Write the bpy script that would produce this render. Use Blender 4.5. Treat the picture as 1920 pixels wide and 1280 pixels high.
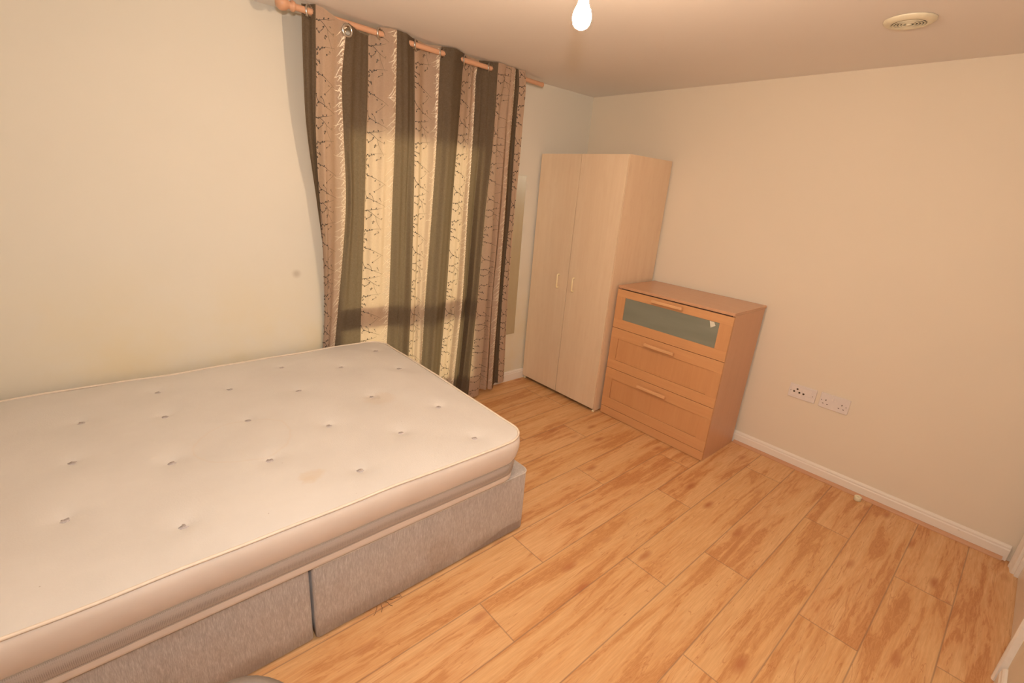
import bpy, bmesh, math, random
from mathutils import Vector, Matrix
random.seed(7)
for o in list(bpy.data.objects): bpy.data.objects.remove(o)
C = bpy.context.scene.collection
scene = bpy.context.scene
PI = math.pi

# ------------------------------------------------------------------ camera
# room axes: x runs along the window wall (0 = right wall), y towards the window wall (0 = window wall), z up
cam_d = bpy.data.cameras.new('camera'); cam = bpy.data.objects.new('camera', cam_d); C.objects.link(cam)
cam_d.sensor_fit = 'HORIZONTAL'; cam_d.sensor_width = 36.0; cam_d.lens = 16.414; cam_d.clip_start = 0.02
Rv = Vector((0.75152335, -0.65535695, 0.07563019)); Uv = Vector((0.1530997, 0.28477025, 0.94629086)); Fv = Vector((0.64169552, 0.69958071, -0.31434645))
m = Matrix.Identity(4)
for i in range(3):
    m[i][0] = Rv[i]; m[i][1] = Uv[i]; m[i][2] = -Fv[i]
m[0][3], m[1][3], m[2][3] = -3.3244, -2.8575, 1.6487
cam.matrix_world = m
scene.camera = cam

# ------------------------------------------------------------------ world, lights, exposure
w = bpy.data.worlds.new('world'); scene.world = w; w.use_nodes = True
bg = w.node_tree.nodes['Background']; bg.inputs[0].default_value = (1.0, 0.95, 0.80, 1); bg.inputs[1].default_value = 1.3

fl = bpy.data.lights.new('camera_flash', 'AREA'); fl.shape = 'DISK'; fl.size = 0.07; fl.energy = 22; fl.color = (1.0, 0.98, 0.95)
flo = bpy.data.objects.new('camera_flash', fl); C.objects.link(flo)
flo.location = (-3.32, -2.88, 1.84)
flo.rotation_euler = (Fv + Vector((0.12, 0, 0.20))).to_track_quat('-Z', 'Y').to_euler()
fb = bpy.data.lights.new('bounced_flash', 'SPOT'); fb.shadow_soft_size = 0.04; fb.spot_size = math.radians(100); fb.spot_blend = 0.8; fb.energy = 70; fb.color = (1.0, 0.98, 0.95)
fbo = bpy.data.objects.new('bounced_flash', fb); C.objects.link(fbo); fbo.location = (-3.34, -2.90, 1.80)
fbo.rotation_euler = Vector((0.12, -0.10, 1.0)).to_track_quat('-Z', 'Y').to_euler()
sun = bpy.data.lights.new('low_sun', 'SUN'); sun.energy = 3.2; sun.angle = math.radians(20); sun.color = (1.0, 0.86, 0.58)
suno = bpy.data.objects.new('low_sun', sun); C.objects.link(suno); suno.location = (-1.6, 6, 3)
suno.rotation_euler = Vector((0.05, -1.0, -0.06)).to_track_quat('-Z', 'Y').to_euler()
BULB_STRENGTH = 960.0
BULB_COLOR = (1.0, 0.69, 0.45, 1)
vs = scene.view_settings
vs.view_transform = 'Standard'; vs.look = 'None'; vs.exposure = 0.0; vs.gamma = 1.0; vs.use_curve_mapping = False

# ------------------------------------------------------------------ material helpers
def newmat(name):
    mt = bpy.data.materials.new(name); mt.use_nodes = True
    nt = mt.node_tree; b = nt.nodes['Principled BSDF']
    return mt, nt, b
def N(nt, t, **kw):
    n = nt.nodes.new(t)
    for k, v in kw.items():
        if k == 'inp':
            for a, c in v.items(): n.inputs[a].default_value = c
        else: setattr(n, k, v)
    return n
def L(nt, a, b): nt.links.new(a, b)
def mathn(nt, op, a, b=None, c=None):
    n = nt.nodes.new('ShaderNodeMath'); n.operation = op
    for i, v in enumerate((a, b, c)):
        if v is None: continue
        if isinstance(v, (int, float)): n.inputs[i].default_value = v
        else: nt.links.new(v, n.inputs[i])
    return n.outputs[0]
def ramp(nt, fac, stops):
    r = nt.nodes.new('ShaderNodeValToRGB'); e = r.color_ramp.elements
    while len(e) < len(stops): e.new(0.5)
    for i, (p, c) in enumerate(stops):
        e[i].position = p; e[i].color = (c[0], c[1], c[2], 1) if isinstance(c, (tuple, list)) else (c, c, c, 1)
    nt.links.new(fac, r.inputs[0]); return r.outputs[0]
def mix(nt, fac, a, b, mode='MIX'):
    n = nt.nodes.new('ShaderNodeMix'); n.data_type = 'RGBA'; n.blend_type = mode
    for i, v in ((0, fac), (6, a), (7, b)):
        if isinstance(v, (int, float)): n.inputs[i].default_value = v
        elif isinstance(v, (tuple, list)): n.inputs[i].default_value = (*v[:3], 1)
        else: nt.links.new(v, n.inputs[i])
    return n.outputs[2]
def coords(nt, scale=(1, 1, 1), kind='Object', rot=(0, 0, 0)):
    tc = nt.nodes.new('ShaderNodeTexCoord'); mp = nt.nodes.new('ShaderNodeMapping')
    mp.inputs['Scale'].default_value = scale; mp.inputs['Rotation'].default_value = rot
    nt.links.new(tc.outputs[kind], mp.inputs[0]); return mp.outputs[0]
def noise(nt, vec, scale, detail=3, rough=0.5, dist=0.0):
    n = N(nt, 'ShaderNodeTexNoise', inp={'Scale': scale, 'Detail': detail, 'Roughness': rough, 'Distortion': dist})
    nt.links.new(vec, n.inputs['Vector']); return n.outputs[0]
def bump(nt, b, h, strength=0.2, dist=0.01):
    n = N(nt, 'ShaderNodeBump', inp={'Strength': strength, 'Distance': dist}); nt.links.new(h, n.inputs['Height']); nt.links.new(n.outputs[0], b.inputs['Normal'])

def plain(name, col, rough=0.5, metal=0.0, nscale=40, var=0.06, bstr=0.05, spec=0.5):
    mt, nt, b = newmat(name)
    v = coords(nt); f = noise(nt, v, nscale, 3)
    d = tuple(x * (1 - var) for x in col); u = tuple(min(1, x * (1 + var)) for x in col)
    L(nt, ramp(nt, f, [(0.3, d), (0.7, u)]), b.inputs['Base Color'])
    b.inputs['Roughness'].default_value = rough; b.inputs['Metallic'].default_value = metal; b.inputs['Specular IOR Level'].default_value = spec
    if bstr: bump(nt, b, f, bstr, 0.002)
    return mt

def paint(name, col, rough=0.75, stain=None, blotch=None):
    mt, nt, b = newmat(name)
    v = coords(nt)
    big = noise(nt, v, 1.3, 3)
    c = ramp(nt, big, [(0.3, tuple(x * 0.97 for x in col)), (0.7, col)])
    if blotch:          # faint yellower patches, fading out higher up the wall
        sep = N(nt, 'ShaderNodeSeparateXYZ'); L(nt, v, sep.inputs[0])
        zmask = ramp(nt, mathn(nt, 'MULTIPLY', sep.outputs[2], 0.5), [(0.25, 1.0), (0.62, 0.0)])
        n2 = ramp(nt, noise(nt, v, 2.6, 4, 0.6), [(0.38, 0.25), (0.65, 1.0)])
        c = mix(nt, mathn(nt, 'MULTIPLY', zmask, n2), c, blotch)
    if stain:           # one small round smudge
        vm = N(nt, 'ShaderNodeVectorMath', operation='DISTANCE'); L(nt, coords(nt), vm.inputs[0]); vm.inputs[1].default_value = stain
        c = mix(nt, ramp(nt, vm.outputs['Value'], [(0.008, 0.55), (0.03, 0.0)]), c, (0.42, 0.36, 0.28))
    L(nt, c, b.inputs['Base Color'])
    b.inputs['Roughness'].default_value = rough; b.inputs['Specular IOR Level'].default_value = 0.25
    bump(nt, b, noise(nt, v, 260, 2), 0.12, 0.001)
    return mt

def wood(name, light, dark, axis='Z', rough=0.4, fine=1.0, contrast=0.5, blotch=0.0):
    # grain runs along the given axis
    mt, nt, b = newmat(name)
    s = {'X': (0.06, 1, 1), 'Y': (1, 0.06, 1), 'Z': (1, 1, 0.06)}[axis]
    v = coords(nt, s)
    a = noise(nt, v, 90 * fine, 4, 0.6, 0.3); g = noise(nt, v, 14 * fine, 4, 0.55, 1.2)
    f = mathn(nt, 'ADD', mathn(nt, 'MULTIPLY', a, 0.45), mathn(nt, 'MULTIPLY', g, 0.55))
    c = ramp(nt, f, [(0.5 - 0.25 / (contrast + 0.2), dark), (0.5 + 0.18, light)])
    if blotch:
        v2 = coords(nt, {'X': (0.3, 1, 1), 'Y': (1, 0.3, 1), 'Z': (1, 1, 0.3)}[axis])
        c = mix(nt, ramp(nt, noise(nt, v2, 22, 3, 0.5, 0.6), [(0.5, 0.0), (0.75, blotch)]), c, dark)
    L(nt, c, b.inputs['Base Color']); b.inputs['Roughness'].default_value = rough
    b.inputs['Specular IOR Level'].default_value = 0.4
    bump(nt, b, a, 0.06, 0.001)
    return mt

# ------------------------------------------------------------------ mesh helpers
def setp(o, label=None, cat=None, group=None, kind=None):
    if label: o['label'] = label
    if cat: o['category'] = cat
    if group: o['group'] = group
    if kind: o['kind'] = kind
    return o
def link(name, me, mat=None, parent=None, smooth=False):
    o = bpy.data.objects.new(name, me); C.objects.link(o)
    if mat:
        for mm in (mat if isinstance(mat, (list, tuple)) else [mat]): me.materials.append(mm)
    if parent: o.parent = parent
    if smooth:
        for p in me.polygons: p.use_smooth = True
    return o
def thing(name, label, cat, loc=(0, 0, 0), rz=0, group=None):
    o = bpy.data.objects.new(name, None); C.objects.link(o); o.location = loc; o.rotation_euler = (0, 0, rz)
    o.empty_display_size = 0.1
    return setp(o, label, cat, group)
class MB:
    def __init__(s): s.v = []; s.f = []; s.sm = []
    def add(s, vs, fs, smooth=False):
        k = len(s.v); s.v += [tuple(p) for p in vs]; s.f += [tuple(k + i for i in f) for f in fs]; s.sm += [smooth] * len(fs); return s
    def box(s, x0, x1, y0, y1, z0, z1):
        x0, x1 = sorted((x0, x1)); y0, y1 = sorted((y0, y1)); z0, z1 = sorted((z0, z1))
        v = [(x0, y0, z0), (x1, y0, z0), (x1, y1, z0), (x0, y1, z0), (x0, y0, z1), (x1, y0, z1), (x1, y1, z1), (x0, y1, z1)]
        return s.add(v, [(3, 2, 1, 0), (4, 5, 6, 7), (0, 1, 5, 4), (1, 2, 6, 5), (2, 3, 7, 6), (3, 0, 4, 7)])
    def tube(s, pts, r, n=12, closed=False, caps=True):
        pts = [Vector(p) for p in pts]; m_ = len(pts); rr = r if isinstance(r, (list, tuple)) else [r] * m_
        rings = []; prev = None
        for i, p in enumerate(pts):
            if closed: t = (pts[(i + 1) % m_] - pts[i - 1])
            else: t = pts[min(i + 1, m_ - 1)] - pts[max(i - 1, 0)]
            t.normalize()
            if prev is None:
                a = Vector((0, 0, 1)) if abs(t.z) < 0.9 else Vector((1, 0, 0)); u = t.cross(a).normalized()
            else: u = (prev - t * prev.dot(t)).normalized()
            prev = u; w_ = t.cross(u)
            rings.append([p + (u * math.cos(2 * PI * k / n) + w_ * math.sin(2 * PI * k / n)) * rr[i] for k in range(n)])
        vs = [q for R_ in rings for q in R_]; fs = []
        for i in range(m_ if closed else m_ - 1):
            j = (i + 1) % m_
            for k in range(n):
                l = (k + 1) % n; fs.append((i * n + k, i * n + l, j * n + l, j * n + k))
        s.add(vs, fs, True)
        if caps and not closed:
            s.add(rings[0], [tuple(range(n))[::-1]]); s.add(rings[-1], [tuple(range(n))])
        return s
    def lathe(s, prof, c=(0, 0, 0), n=32, axis=(0, 0, 1), cap=True):
        q = Vector((0, 0, 1)).rotation_difference(Vector(axis)); c = Vector(c); vs = []; fs = []
        for r, z in prof:
            for k in range(n): vs.append(c + q @ Vector((r * math.cos(2 * PI * k / n), r * math.sin(2 * PI * k / n), z)))
        for i in range(len(prof) - 1):
            for k in range(n):
                l = (k + 1) % n; fs.append((i * n + k, i * n + l, (i + 1) * n + l, (i + 1) * n + k))
        if cap and prof[0][0] > 0.0005: fs.append(tuple(range(n))[::-1])
        if cap and prof[-1][0] > 0.0005: fs.append(tuple((len(prof) - 1) * n + k for k in range(n)))
        return s.add(vs, fs, True)
    def extrude(s, prof, p0, p1, side):
        # 2D profile (a along side, b up) swept straight from p0 to p1
        p0, p1, side = Vector(p0), Vector(p1), Vector(side); n = len(prof)
        vs = [p + side * a + Vector((0, 0, b)) for p in (p0, p1) for a, b in prof]
        fs = [(k, (k + 1) % n, n + (k + 1) % n, n + k) for k in range(n)] + [tuple(range(n))[::-1], tuple(range(n, 2 * n))]
        return s.add(vs, fs)
    def mesh(s, name):
        me = bpy.data.meshes.new(name); me.from_pydata(s.v, [], s.f)
        for p, q in zip(me.polygons, s.sm): p.use_smooth = q
        bm = bmesh.new(); bm.from_mesh(me); bmesh.ops.recalc_face_normals(bm, faces=bm.faces); bm.to_mesh(me); bm.free()
        me.update(); return me
    def build(s, name, mat, parent=None, bevel=0, seg=2):
        o = link(name, s.mesh(name), mat, parent)
        if bevel:
            b = o.modifiers.new('bevel', 'BEVEL'); b.width = bevel; b.segments = seg; b.limit_method = 'ANGLE'; b.angle_limit = math.radians(40)
            b.harden_normals = False
        return o
def box(name, mat, parent, *d, bevel=0.0015, seg=2): return MB().box(*d).build(name, mat, parent, bevel, seg)
def struct(o, label=None):
    o['kind'] = 'structure'
    if label: o['label'] = label
    return o

H = 2.4; X0 = -4.15; Y0 = -3.2
# ------------------------------------------------------------------ room shell
M_wall = paint('magnolia_wall_paint', (0.775, 0.69, 0.56))
M_wallw = paint('magnolia_wall_paint_marked', (0.735, 0.71, 0.63), stain=(-2.456, 0.0, 1.068), blotch=(0.72, 0.64, 0.45))
M_ceil = paint('white_ceiling_paint', (0.86, 0.82, 0.78))
M_gloss = plain('white_gloss_paint', (0.80, 0.74, 0.66), 0.35, bstr=0.03, var=0.03)

def floor_mat():
    mt, nt, b = newmat('beech_laminate')
    uv = N(nt, 'ShaderNodeUVMap', uv_map='UVMap').outputs[0]
    at = N(nt, 'ShaderNodeAttribute', attribute_name='rnd'); rnd = at.outputs['Vector']
    sp = N(nt, 'ShaderNodeSeparateXYZ'); L(nt, uv, sp.inputs[0]); U_, V_ = sp.outputs[0], sp.outputs[1]
    rs = N(nt, 'ShaderNodeSeparateXYZ'); L(nt, rnd, rs.inputs[0])
    # each board: own offset into the figure
    off = N(nt, 'ShaderNodeVectorMath', operation='SCALE'); L(nt, rnd, off.inputs[0]); off.inputs['Scale'].default_value = 40
    base = N(nt, 'ShaderNodeVectorMath', operation='ADD'); L(nt, uv, base.inputs[0]); L(nt, off.outputs[0], base.inputs[1])
    def mp(sx, sy):
        q = N(nt, 'ShaderNodeMapping'); q.inputs['Scale'].default_value = (sx, sy, 1); L(nt, base.outputs[0], q.inputs[0]); return q.outputs[0]
    fig = noise(nt, mp(1.3, 13), 1.0, 4, 0.6, 0.6)           # broad heart-wood bands along the board
    swirl = noise(nt, mp(5, 26), 1.0, 5, 0.7, 2.6)             # curly cathedral figure inside the bands
    fine = noise(nt, mp(9, 150), 1.0, 3, 0.6, 0.4)
    light, mid, dark = (0.76, 0.47, 0.235), (0.69, 0.375, 0.17), (0.50, 0.215, 0.085)
    band = mathn(nt, 'ADD', mathn(nt, 'MULTIPLY', fig, 0.80), mathn(nt, 'MULTIPLY', swirl, 0.22))
    c = ramp(nt, band, [(0.45, light), (0.545, mid), (0.585, (0.56, 0.255, 0.10)), (0.71, dark)])
    # two strips printed on each board differ slightly
    tone = mathn(nt, 'ADD', rs.outputs[1], 0.0)
    c = mix(nt, mathn(nt, 'MULTIPLY', tone, 0.28), c, (0.70, 0.42, 0.16))
    c = mix(nt, ramp(nt, fine, [(0.42, 0.22), (0.62, 0.0)]), c, (0.45, 0.19, 0.07))
    # cathedral contour lines inside the dark figure
    ct = mathn(nt, 'SINE', mathn(nt, 'MULTIPLY', band, 95.0))
    inside = ramp(nt, band, [(0.53, 0.0), (0.62, 0.34)])
    c = mix(nt, mathn(nt, 'MULTIPLY', inside, ramp(nt, ct, [(0.3, 0.0), (0.9, 1.0)])), c, (0.74, 0.42, 0.19))
    # thin dark veins
    vein = noise(nt, mp(1.6, 22), 1.0, 3, 0.5, 1.4)
    vv = mathn(nt, 'ABSOLUTE', mathn(nt, 'SUBTRACT', vein, 0.56))
    c = mix(nt, ramp(nt, vv, [(0.0, 0.6), (0.010, 0.0)]), c, (0.45, 0.17, 0.06))
    # knots
    vo = N(nt, 'ShaderNodeTexVoronoi', inp={'Scale': 1.0, 'Randomness': 1.0}); L(nt, mp(3.2, 9.0), vo.inputs['Vector'])
    kn = ramp(nt, vo.outputs['Distance'], [(0.05, 0.85), (0.22, 0.0)])
    pick = N(nt, 'ShaderNodeSeparateColor'); L(nt, vo.outputs['Color'], pick.inputs[0])
    kn = mathn(nt, 'MULTIPLY', kn, mathn(nt, 'GREATER_THAN', pick.outputs[0], 0.35))
    c = mix(nt, kn, c, (0.44, 0.16, 0.06))
    # bevelled joint lines: uv2 holds distance to the board's edges
    uv2 = N(nt, 'ShaderNodeUVMap', uv_map='Edge').outputs[0]
    s2 = N(nt, 'ShaderNodeSeparateXYZ'); L(nt, uv2, s2.inputs[0])
    e1 = mathn(nt, 'MINIMUM', s2.outputs[0], mathn(nt, 'SUBTRACT', 1.337, s2.outputs[0]))
    e2 = mathn(nt, 'MINIMUM', s2.outputs[1], mathn(nt, 'SUBTRACT', 0.2175, s2.outputs[1]))
    e = mathn(nt, 'MINIMUM', e1, e2)
    line = ramp(nt, e, [(0.0004, 0.7), (0.0014, 0.0)])
    c = mix(nt, line, c, (0.24, 0.14, 0.09))
    L(nt, c, b.inputs['Base Color'])
    L(nt, ramp(nt, fine, [(0.3, 0.46), (0.7, 0.36)]), b.inputs['Roughness'])
    b.inputs['Specular IOR Level'].default_value = 0.35
    bump(nt, b, mathn(nt, 'ADD', mathn(nt, 'MULTIPLY', line, -1.0), mathn(nt, 'MULTIPLY', fine, 0.15)), 0.25, 0.002)
    return mt
def build_floor():
    pw, pl = 0.2175, 1.337
    joints = {0: -1.977, 1: -2.347, 2: -1.625, 3: -1.273, 4: -1.865, 5: -1.285, 6: -0.65, 7: -1.1, 8: -1.7, -1: -1.25, -2: -1.72, -3: -0.9, -4: -1.3, -5: -2.0, -6: -0.7, -7: -1.5}
    vs, fs, uv, uv2, rn = [], [], [], [], []
    rg = random.Random(12)
    for r in range(-7, 9):
        yt = -1.505 - pw * r; yb = yt - pw
        y1, y0 = min(yt, 0.0), max(yb, Y0 - 0.12)
        if y1 <= y0: continue
        xs = joints[r]
        while xs > X0: xs -= pl
        x = xs
        while x < 0:
            a, b_ = max(x, X0), min(x + pl, 0.0); rv = (rg.random(), rg.random(), rg.random())
            if b_ > a:
                k = len(vs); vs += [(a, y0, 0), (b_, y0, 0), (b_, y1, 0), (a, y1, 0)]; fs.append((k, k + 1, k + 2, k + 3))
                for X, Y in ((a, y0), (b_, y0), (b_, y1), (a, y1)):
                    uv.append((X - x, Y - yb)); uv2.append((X - x, Y - yb)); rn.append(rv)
            x += pl
    # slab body below
    k = len(vs); t = -0.05
    vs += [(X0, Y0 - 0.12, t), (0, Y0 - 0.12, t), (0, 0, t), (X0, 0, t)]; fs.append((k + 3, k + 2, k + 1, k)); uv += [(0.5, 0.1)] * 4; uv2 += [(0.5, 0.1)] * 4; rn += [(0, 0, 0)] * 4
    me = bpy.data.meshes.new('floor'); me.from_pydata(vs, [], fs)
    l1 = me.uv_layers.new(name='UVMap'); l2 = me.uv_layers.new(name='Edge')
    for i in range(len(me.loops)): l1.data[i].uv = uv[i]; l2.data[i].uv = uv2[i]
    a_ = me.attributes.new('rnd', 'FLOAT_VECTOR', 'CORNER')
    for i in range(len(me.loops)): a_.data[i].vector = rn[i]
    return link('floor', me, floor_mat())
struct(build_floor())
struct(MB().box(X0 - 0.1, 0.1, Y0 - 0.1, 0.3, H, H + 0.1).build('ceiling', M_ceil))
struct(MB().box(0, 0.12, Y0 - 0.1, 0.3, -0.05, H).build('wall_right', M_wall))
struct(MB().box(X0 - 0.12, X0, Y0 - 0.1, 0.3, -0.05, H).build('wall_head', M_wall))
# window wall with a tall opening
WX0, WX1, WZ0, WZ1 = -2.265, -1.20, 0.17, 1.93
ww = MB()
ww.box(X0, WX0, 0, 0.28, -0.05, H).box(WX1, 0, 0, 0.28, -0.05, H).box(WX0, WX1, 0, 0.28, WZ1, H).box(WX0, WX1, 0, 0.28, -0.05, WZ0)
struct(ww.build('wall_window', M_wallw))
# door wall: door opening next to the right corner
DX0, DX1, DZ = -0.93, -0.105, 2.02
dw = MB().box(X0, DX0, Y0 - 0.1, Y0, -0.05, H).box(DX1, 0, Y0 - 0.1, Y0, -0.05, H).box(DX0, DX1, Y0 - 0.1, Y0, DZ, H)
struct(dw.build('wall_door', M_wall))

# window unit
def window():
    t = struct(thing('window_1', None, None, (0, 0, 0)))
    M_fr = plain('white_window_plastic', (0.78, 0.78, 0.74), 0.35, bstr=0.0, var=0.02)
    f = MB(); y0, y1 = 0.015, 0.075; k = 0.045
    f.box(WX0, WX0 + k, y0, y1, WZ0, WZ1).box(WX1 - k, WX1, y0, y1, WZ0, WZ1).box(WX0 + k, WX1 - k, y0, y1, WZ1 - k, WZ1).box(WX0 + k, WX1 - k, y0, y1, WZ0, WZ0 + k)
    f.box(WX0 + k, WX1 - k, y0, y1, 0.69, 0.83)
    f.build('window_frame', M_fr, t, 0.004)
    mt, nt, b = newmat('window_glass')
    nt.nodes.remove(b); tr = N(nt, 'ShaderNodeBsdfTransparent'); gl = N(nt, 'ShaderNodeBsdfGlossy', inp={'Roughness': 0.02}); fr = N(nt, 'ShaderNodeFresnel', inp={'IOR': 1.45}); mx = N(nt, 'ShaderNodeMixShader')
    L(nt, fr.outputs[0], mx.inputs[0]); L(nt, tr.outputs[0], mx.inputs[1]); L(nt, gl.outputs[0], mx.inputs[2]); L(nt, mx.outputs[0], nt.nodes['Material Output'].inputs[0])
    MB().box(WX0 + k - 0.005, WX1 - k + 0.005, 0.042, 0.048, 0.825, WZ1 - k + 0.005).build('pane', mt, t)
    MB().box(WX0 + k - 0.005, WX1 - k + 0.005, 0.042, 0.048, WZ0 + k - 0.005, 0.705).build('pane', mt, t)
window()

# baseboards (moulded top edge) and wood beading
def base_mat():
    mt, nt, b = newmat('chipped_white_skirting_paint')
    v = coords(nt); chips = noise(nt, coords(nt, (1, 0.6, 1.6)), 34, 3, 0.5)
    mask = ramp(nt, chips, [(0.715, 0.0), (0.725, 0.8)])
    L(nt, mix(nt, mask, (0.82, 0.76, 0.68), (0.42, 0.33, 0.20)), b.inputs['Base Color']); b.inputs['Roughness'].default_value = 0.42
    return mt
M_base = base_mat()
prof = [(0, 0), (0.016, 0), (0.016, 0.062), (0.013, 0.066), (0.012, 0.070), (0.0135, 0.074), (0.012, 0.080), (0.007, 0.086), (0, 0.088)]
struct(MB().extrude(prof, (-0.0, Y0 + 0.035, 0), (0.0, 0, 0), (-1, 0, 0)).build('baseboard_right', M_base))
struct(MB().extrude(prof, (X0 + 0.016, 0, 0), (-0.016, 0, 0), (0, -1, 0)).build('baseboard_window', M_base))
struct(MB().extrude(prof, (X0, Y0, 0), (X0, 0 - 0.016, 0), (1, 0, 0)).build('baseboard_head', M_base))
struct(MB().extrude(prof, (X0 + 0.016, Y0, 0), (-1.01, Y0, 0), (0, 1, 0)).build('baseboard_door', M_base))
M_bead = wood('beech_beading', (0.62, 0.35, 0.20), (0.52, 0.27, 0.15), 'Y', 0.45, 1.2)
bead = [(0.0165, 0), (0.034, 0), (0.034, 0.004), (0.031, 0.011), (0.025, 0.017), (0.0165, 0.020)]
struct(MB().extrude(bead, (0, Y0 + 0.05, 0), (0, -1.735, 0), (-1, 0, 0)).build('trim_1', M_bead))

# door with architraves
def door():
    t = struct(thing('door_1', None, None, (0, 0, 0)))
    M_leaf = plain('white_satin_door_paint', (0.78, 0.70, 0.62), 0.3, bstr=0.03, var=0.03)
    lf = MB().box(DX0 + 0.0285, DX1 - 0.0285, Y0 - 0.055, Y0 - 0.015, 0.004, DZ - 0.03).build('door_leaf', M_leaf, t, 0.002)
    fr = MB().box(DX0, DX0 + 0.028, Y0 - 0.1, Y0, 0, DZ).box(DX1 - 0.028, DX1, Y0 - 0.1, Y0, 0, DZ).box(DX0, DX1, Y0 - 0.1, Y0, DZ - 0.028, DZ)
    fr.build('door_frame', M_gloss, t, 0.001)
    # fluted architrave: stepped section
    def arch(xa, xb):
        # section a: along wall from the opening outwards, b: projection into the room
        n = xb - xa; s = [(0, 0.0), (0, 0.012), (0.10, 0.016), (0.14, 0.012), (0.22, 0.017), (0.30, 0.013), (0.38, 0.018), (0.46, 0.014), (0.54, 0.020), (0.62, 0.017), (0.70, 0.024), (0.92, 0.024), (1.0, 0.018), (1.0, 0.0)]
        pts = [(xa + n * a, Y0 + b) for a, b in s]
        k = len(pts); vs = [(x, y, z) for z in (0, DZ + 0.06) for x, y in pts]
        return MB().add(vs, [(i, (i + 1) % k, k + (i + 1) % k, k + i) for i in range(k)] + [tuple(range(k))[::-1], tuple(range(k, 2 * k))])
    arch(DX0 + 0.01, DX0 - 0.065).build('architrave', M_gloss, t)
    arch(DX1 - 0.01, DX1 + 0.065).build('architrave', M_gloss, t)
    MB().box(DX0 - 0.065, DX1 + 0.065, Y0, Y0 + 0.02, DZ - 0.005, DZ + 0.06).build('architrave', M_gloss, t, 0.003)
    M_chr = plain('brushed_steel', (0.6, 0.6, 0.58), 0.3, 1.0, bstr=0.0)
    h = MB().tube([(DX0 + 0.09, Y0 - 0.02, 1.0), (DX0 + 0.09, Y0 + 0.03, 1.0), (DX0 + 0.1, Y0 + 0.04, 1.0), (DX0 + 0.2, Y0 + 0.04, 1.0)], 0.009)
    h.box(DX0 + 0.07, DX0 + 0.11, Y0 - 0.0201, Y0 - 0.014, 0.93, 1.07)
    h.build('door_handle', M_chr, t)
door()

# ------------------------------------------------------------------ wardrobe
M_maple = wood('pale_maple_veneer', (0.80, 0.635, 0.455), (0.70, 0.52, 0.35), 'Z', 0.30, 0.6, 0.3, 0.3)
M_maple_side = wood('pale_maple_side_panel', (0.78, 0.60, 0.42), (0.68, 0.48, 0.32), 'Z', 0.35, 0.6, 0.3, 0.4)
M_shade = plain('painted_recess_shade', (0.05, 0.035, 0.025), 0.8, bstr=0)  # near-black colour standing in for shade in gaps and recesses
M_cream = plain('cream_plastic', (0.88, 0.74, 0.46), 0.35, bstr=0.0)
def wardrobe():
    t = thing('wardrobe', 'tall pale maple double-door wardrobe standing in the corner by the window', 'wardrobe', (-0.28, -0.432, 0))
    bx, by = 0.28, 0.432
    def B(name, mat, x0, x1, y0, y1, z0, z1, p=t, bev=0.0012): return MB().box(x0 + bx, x1 + bx, y0 + by, y1 + by, z0, z1).build(name, mat, p, bev)
    ya, yb, xf, ht = -0.845, -0.019, -0.540, 1.912
    B('side_panel', M_maple_side, xf, -0.02, ya, ya + 0.018, 0.008, ht)
    B('side_panel', M_maple_side, xf, -0.02, yb - 0.018, yb, 0.008, ht)
    B('top_panel', M_maple, xf, -0.02, ya + 0.018, yb - 0.018, ht - 0.018, ht)
    B('bottom_panel', M_maple, xf, -0.02, ya + 0.018, yb - 0.018, 0.07, 0.088)
    B('back_panel', M_maple, -0.019, -0.017, ya, yb, 0.03, ht)
    B('seam_shade_strip', M_shade, xf + 0.001, -0.40, -0.445, -0.421, 0.088, ht - 0.018)  # dark strip added so the gap between the doors reads as shade
    B('plinth', M_shade, -0.50, -0.485, ya + 0.018, yb - 0.018, 0.008, 0.07)  # shade under the doors is put into the plinth colour
    for i, (a, b_, hy) in enumerate(((-0.4300, yb, -0.340), (ya, -0.4360, -0.502))):
        d = B('door', M_maple, -0.560, -0.5425, a, b_, 0.030, ht - 0.002, t)
        h = MB(); x = -0.560 + bx; y = hy + by
        h.tube([(x + 0.001, y, 0.908), (x - 0.018, y, 0.908), (x - 0.022, y, 0.912), (x - 0.022, y, 1.008), (x - 0.018, y, 1.012), (x + 0.001, y, 1.012)], 0.0062, 8)
        h.build('handle', M_cream, d)
    for y in (ya + 0.012, yb - 0.012):
        for x in (-0.548, -0.06):
            MB().lathe([(0.011, 0), (0.012, 0.004), (0.012, 0.010), (0.006, 0.012), (0.006, 0.028)], (x + bx + 0.012, y + by, 0), 16).build('foot', M_cream, t)
    o = B('door_bumper', plain('brown_rubber', (0.28, 0.11, 0.06), 0.6), -0.5425, -0.5405, -0.440, -0.428, ht - 0.035, ht - 0.012)
wardrobe()

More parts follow.
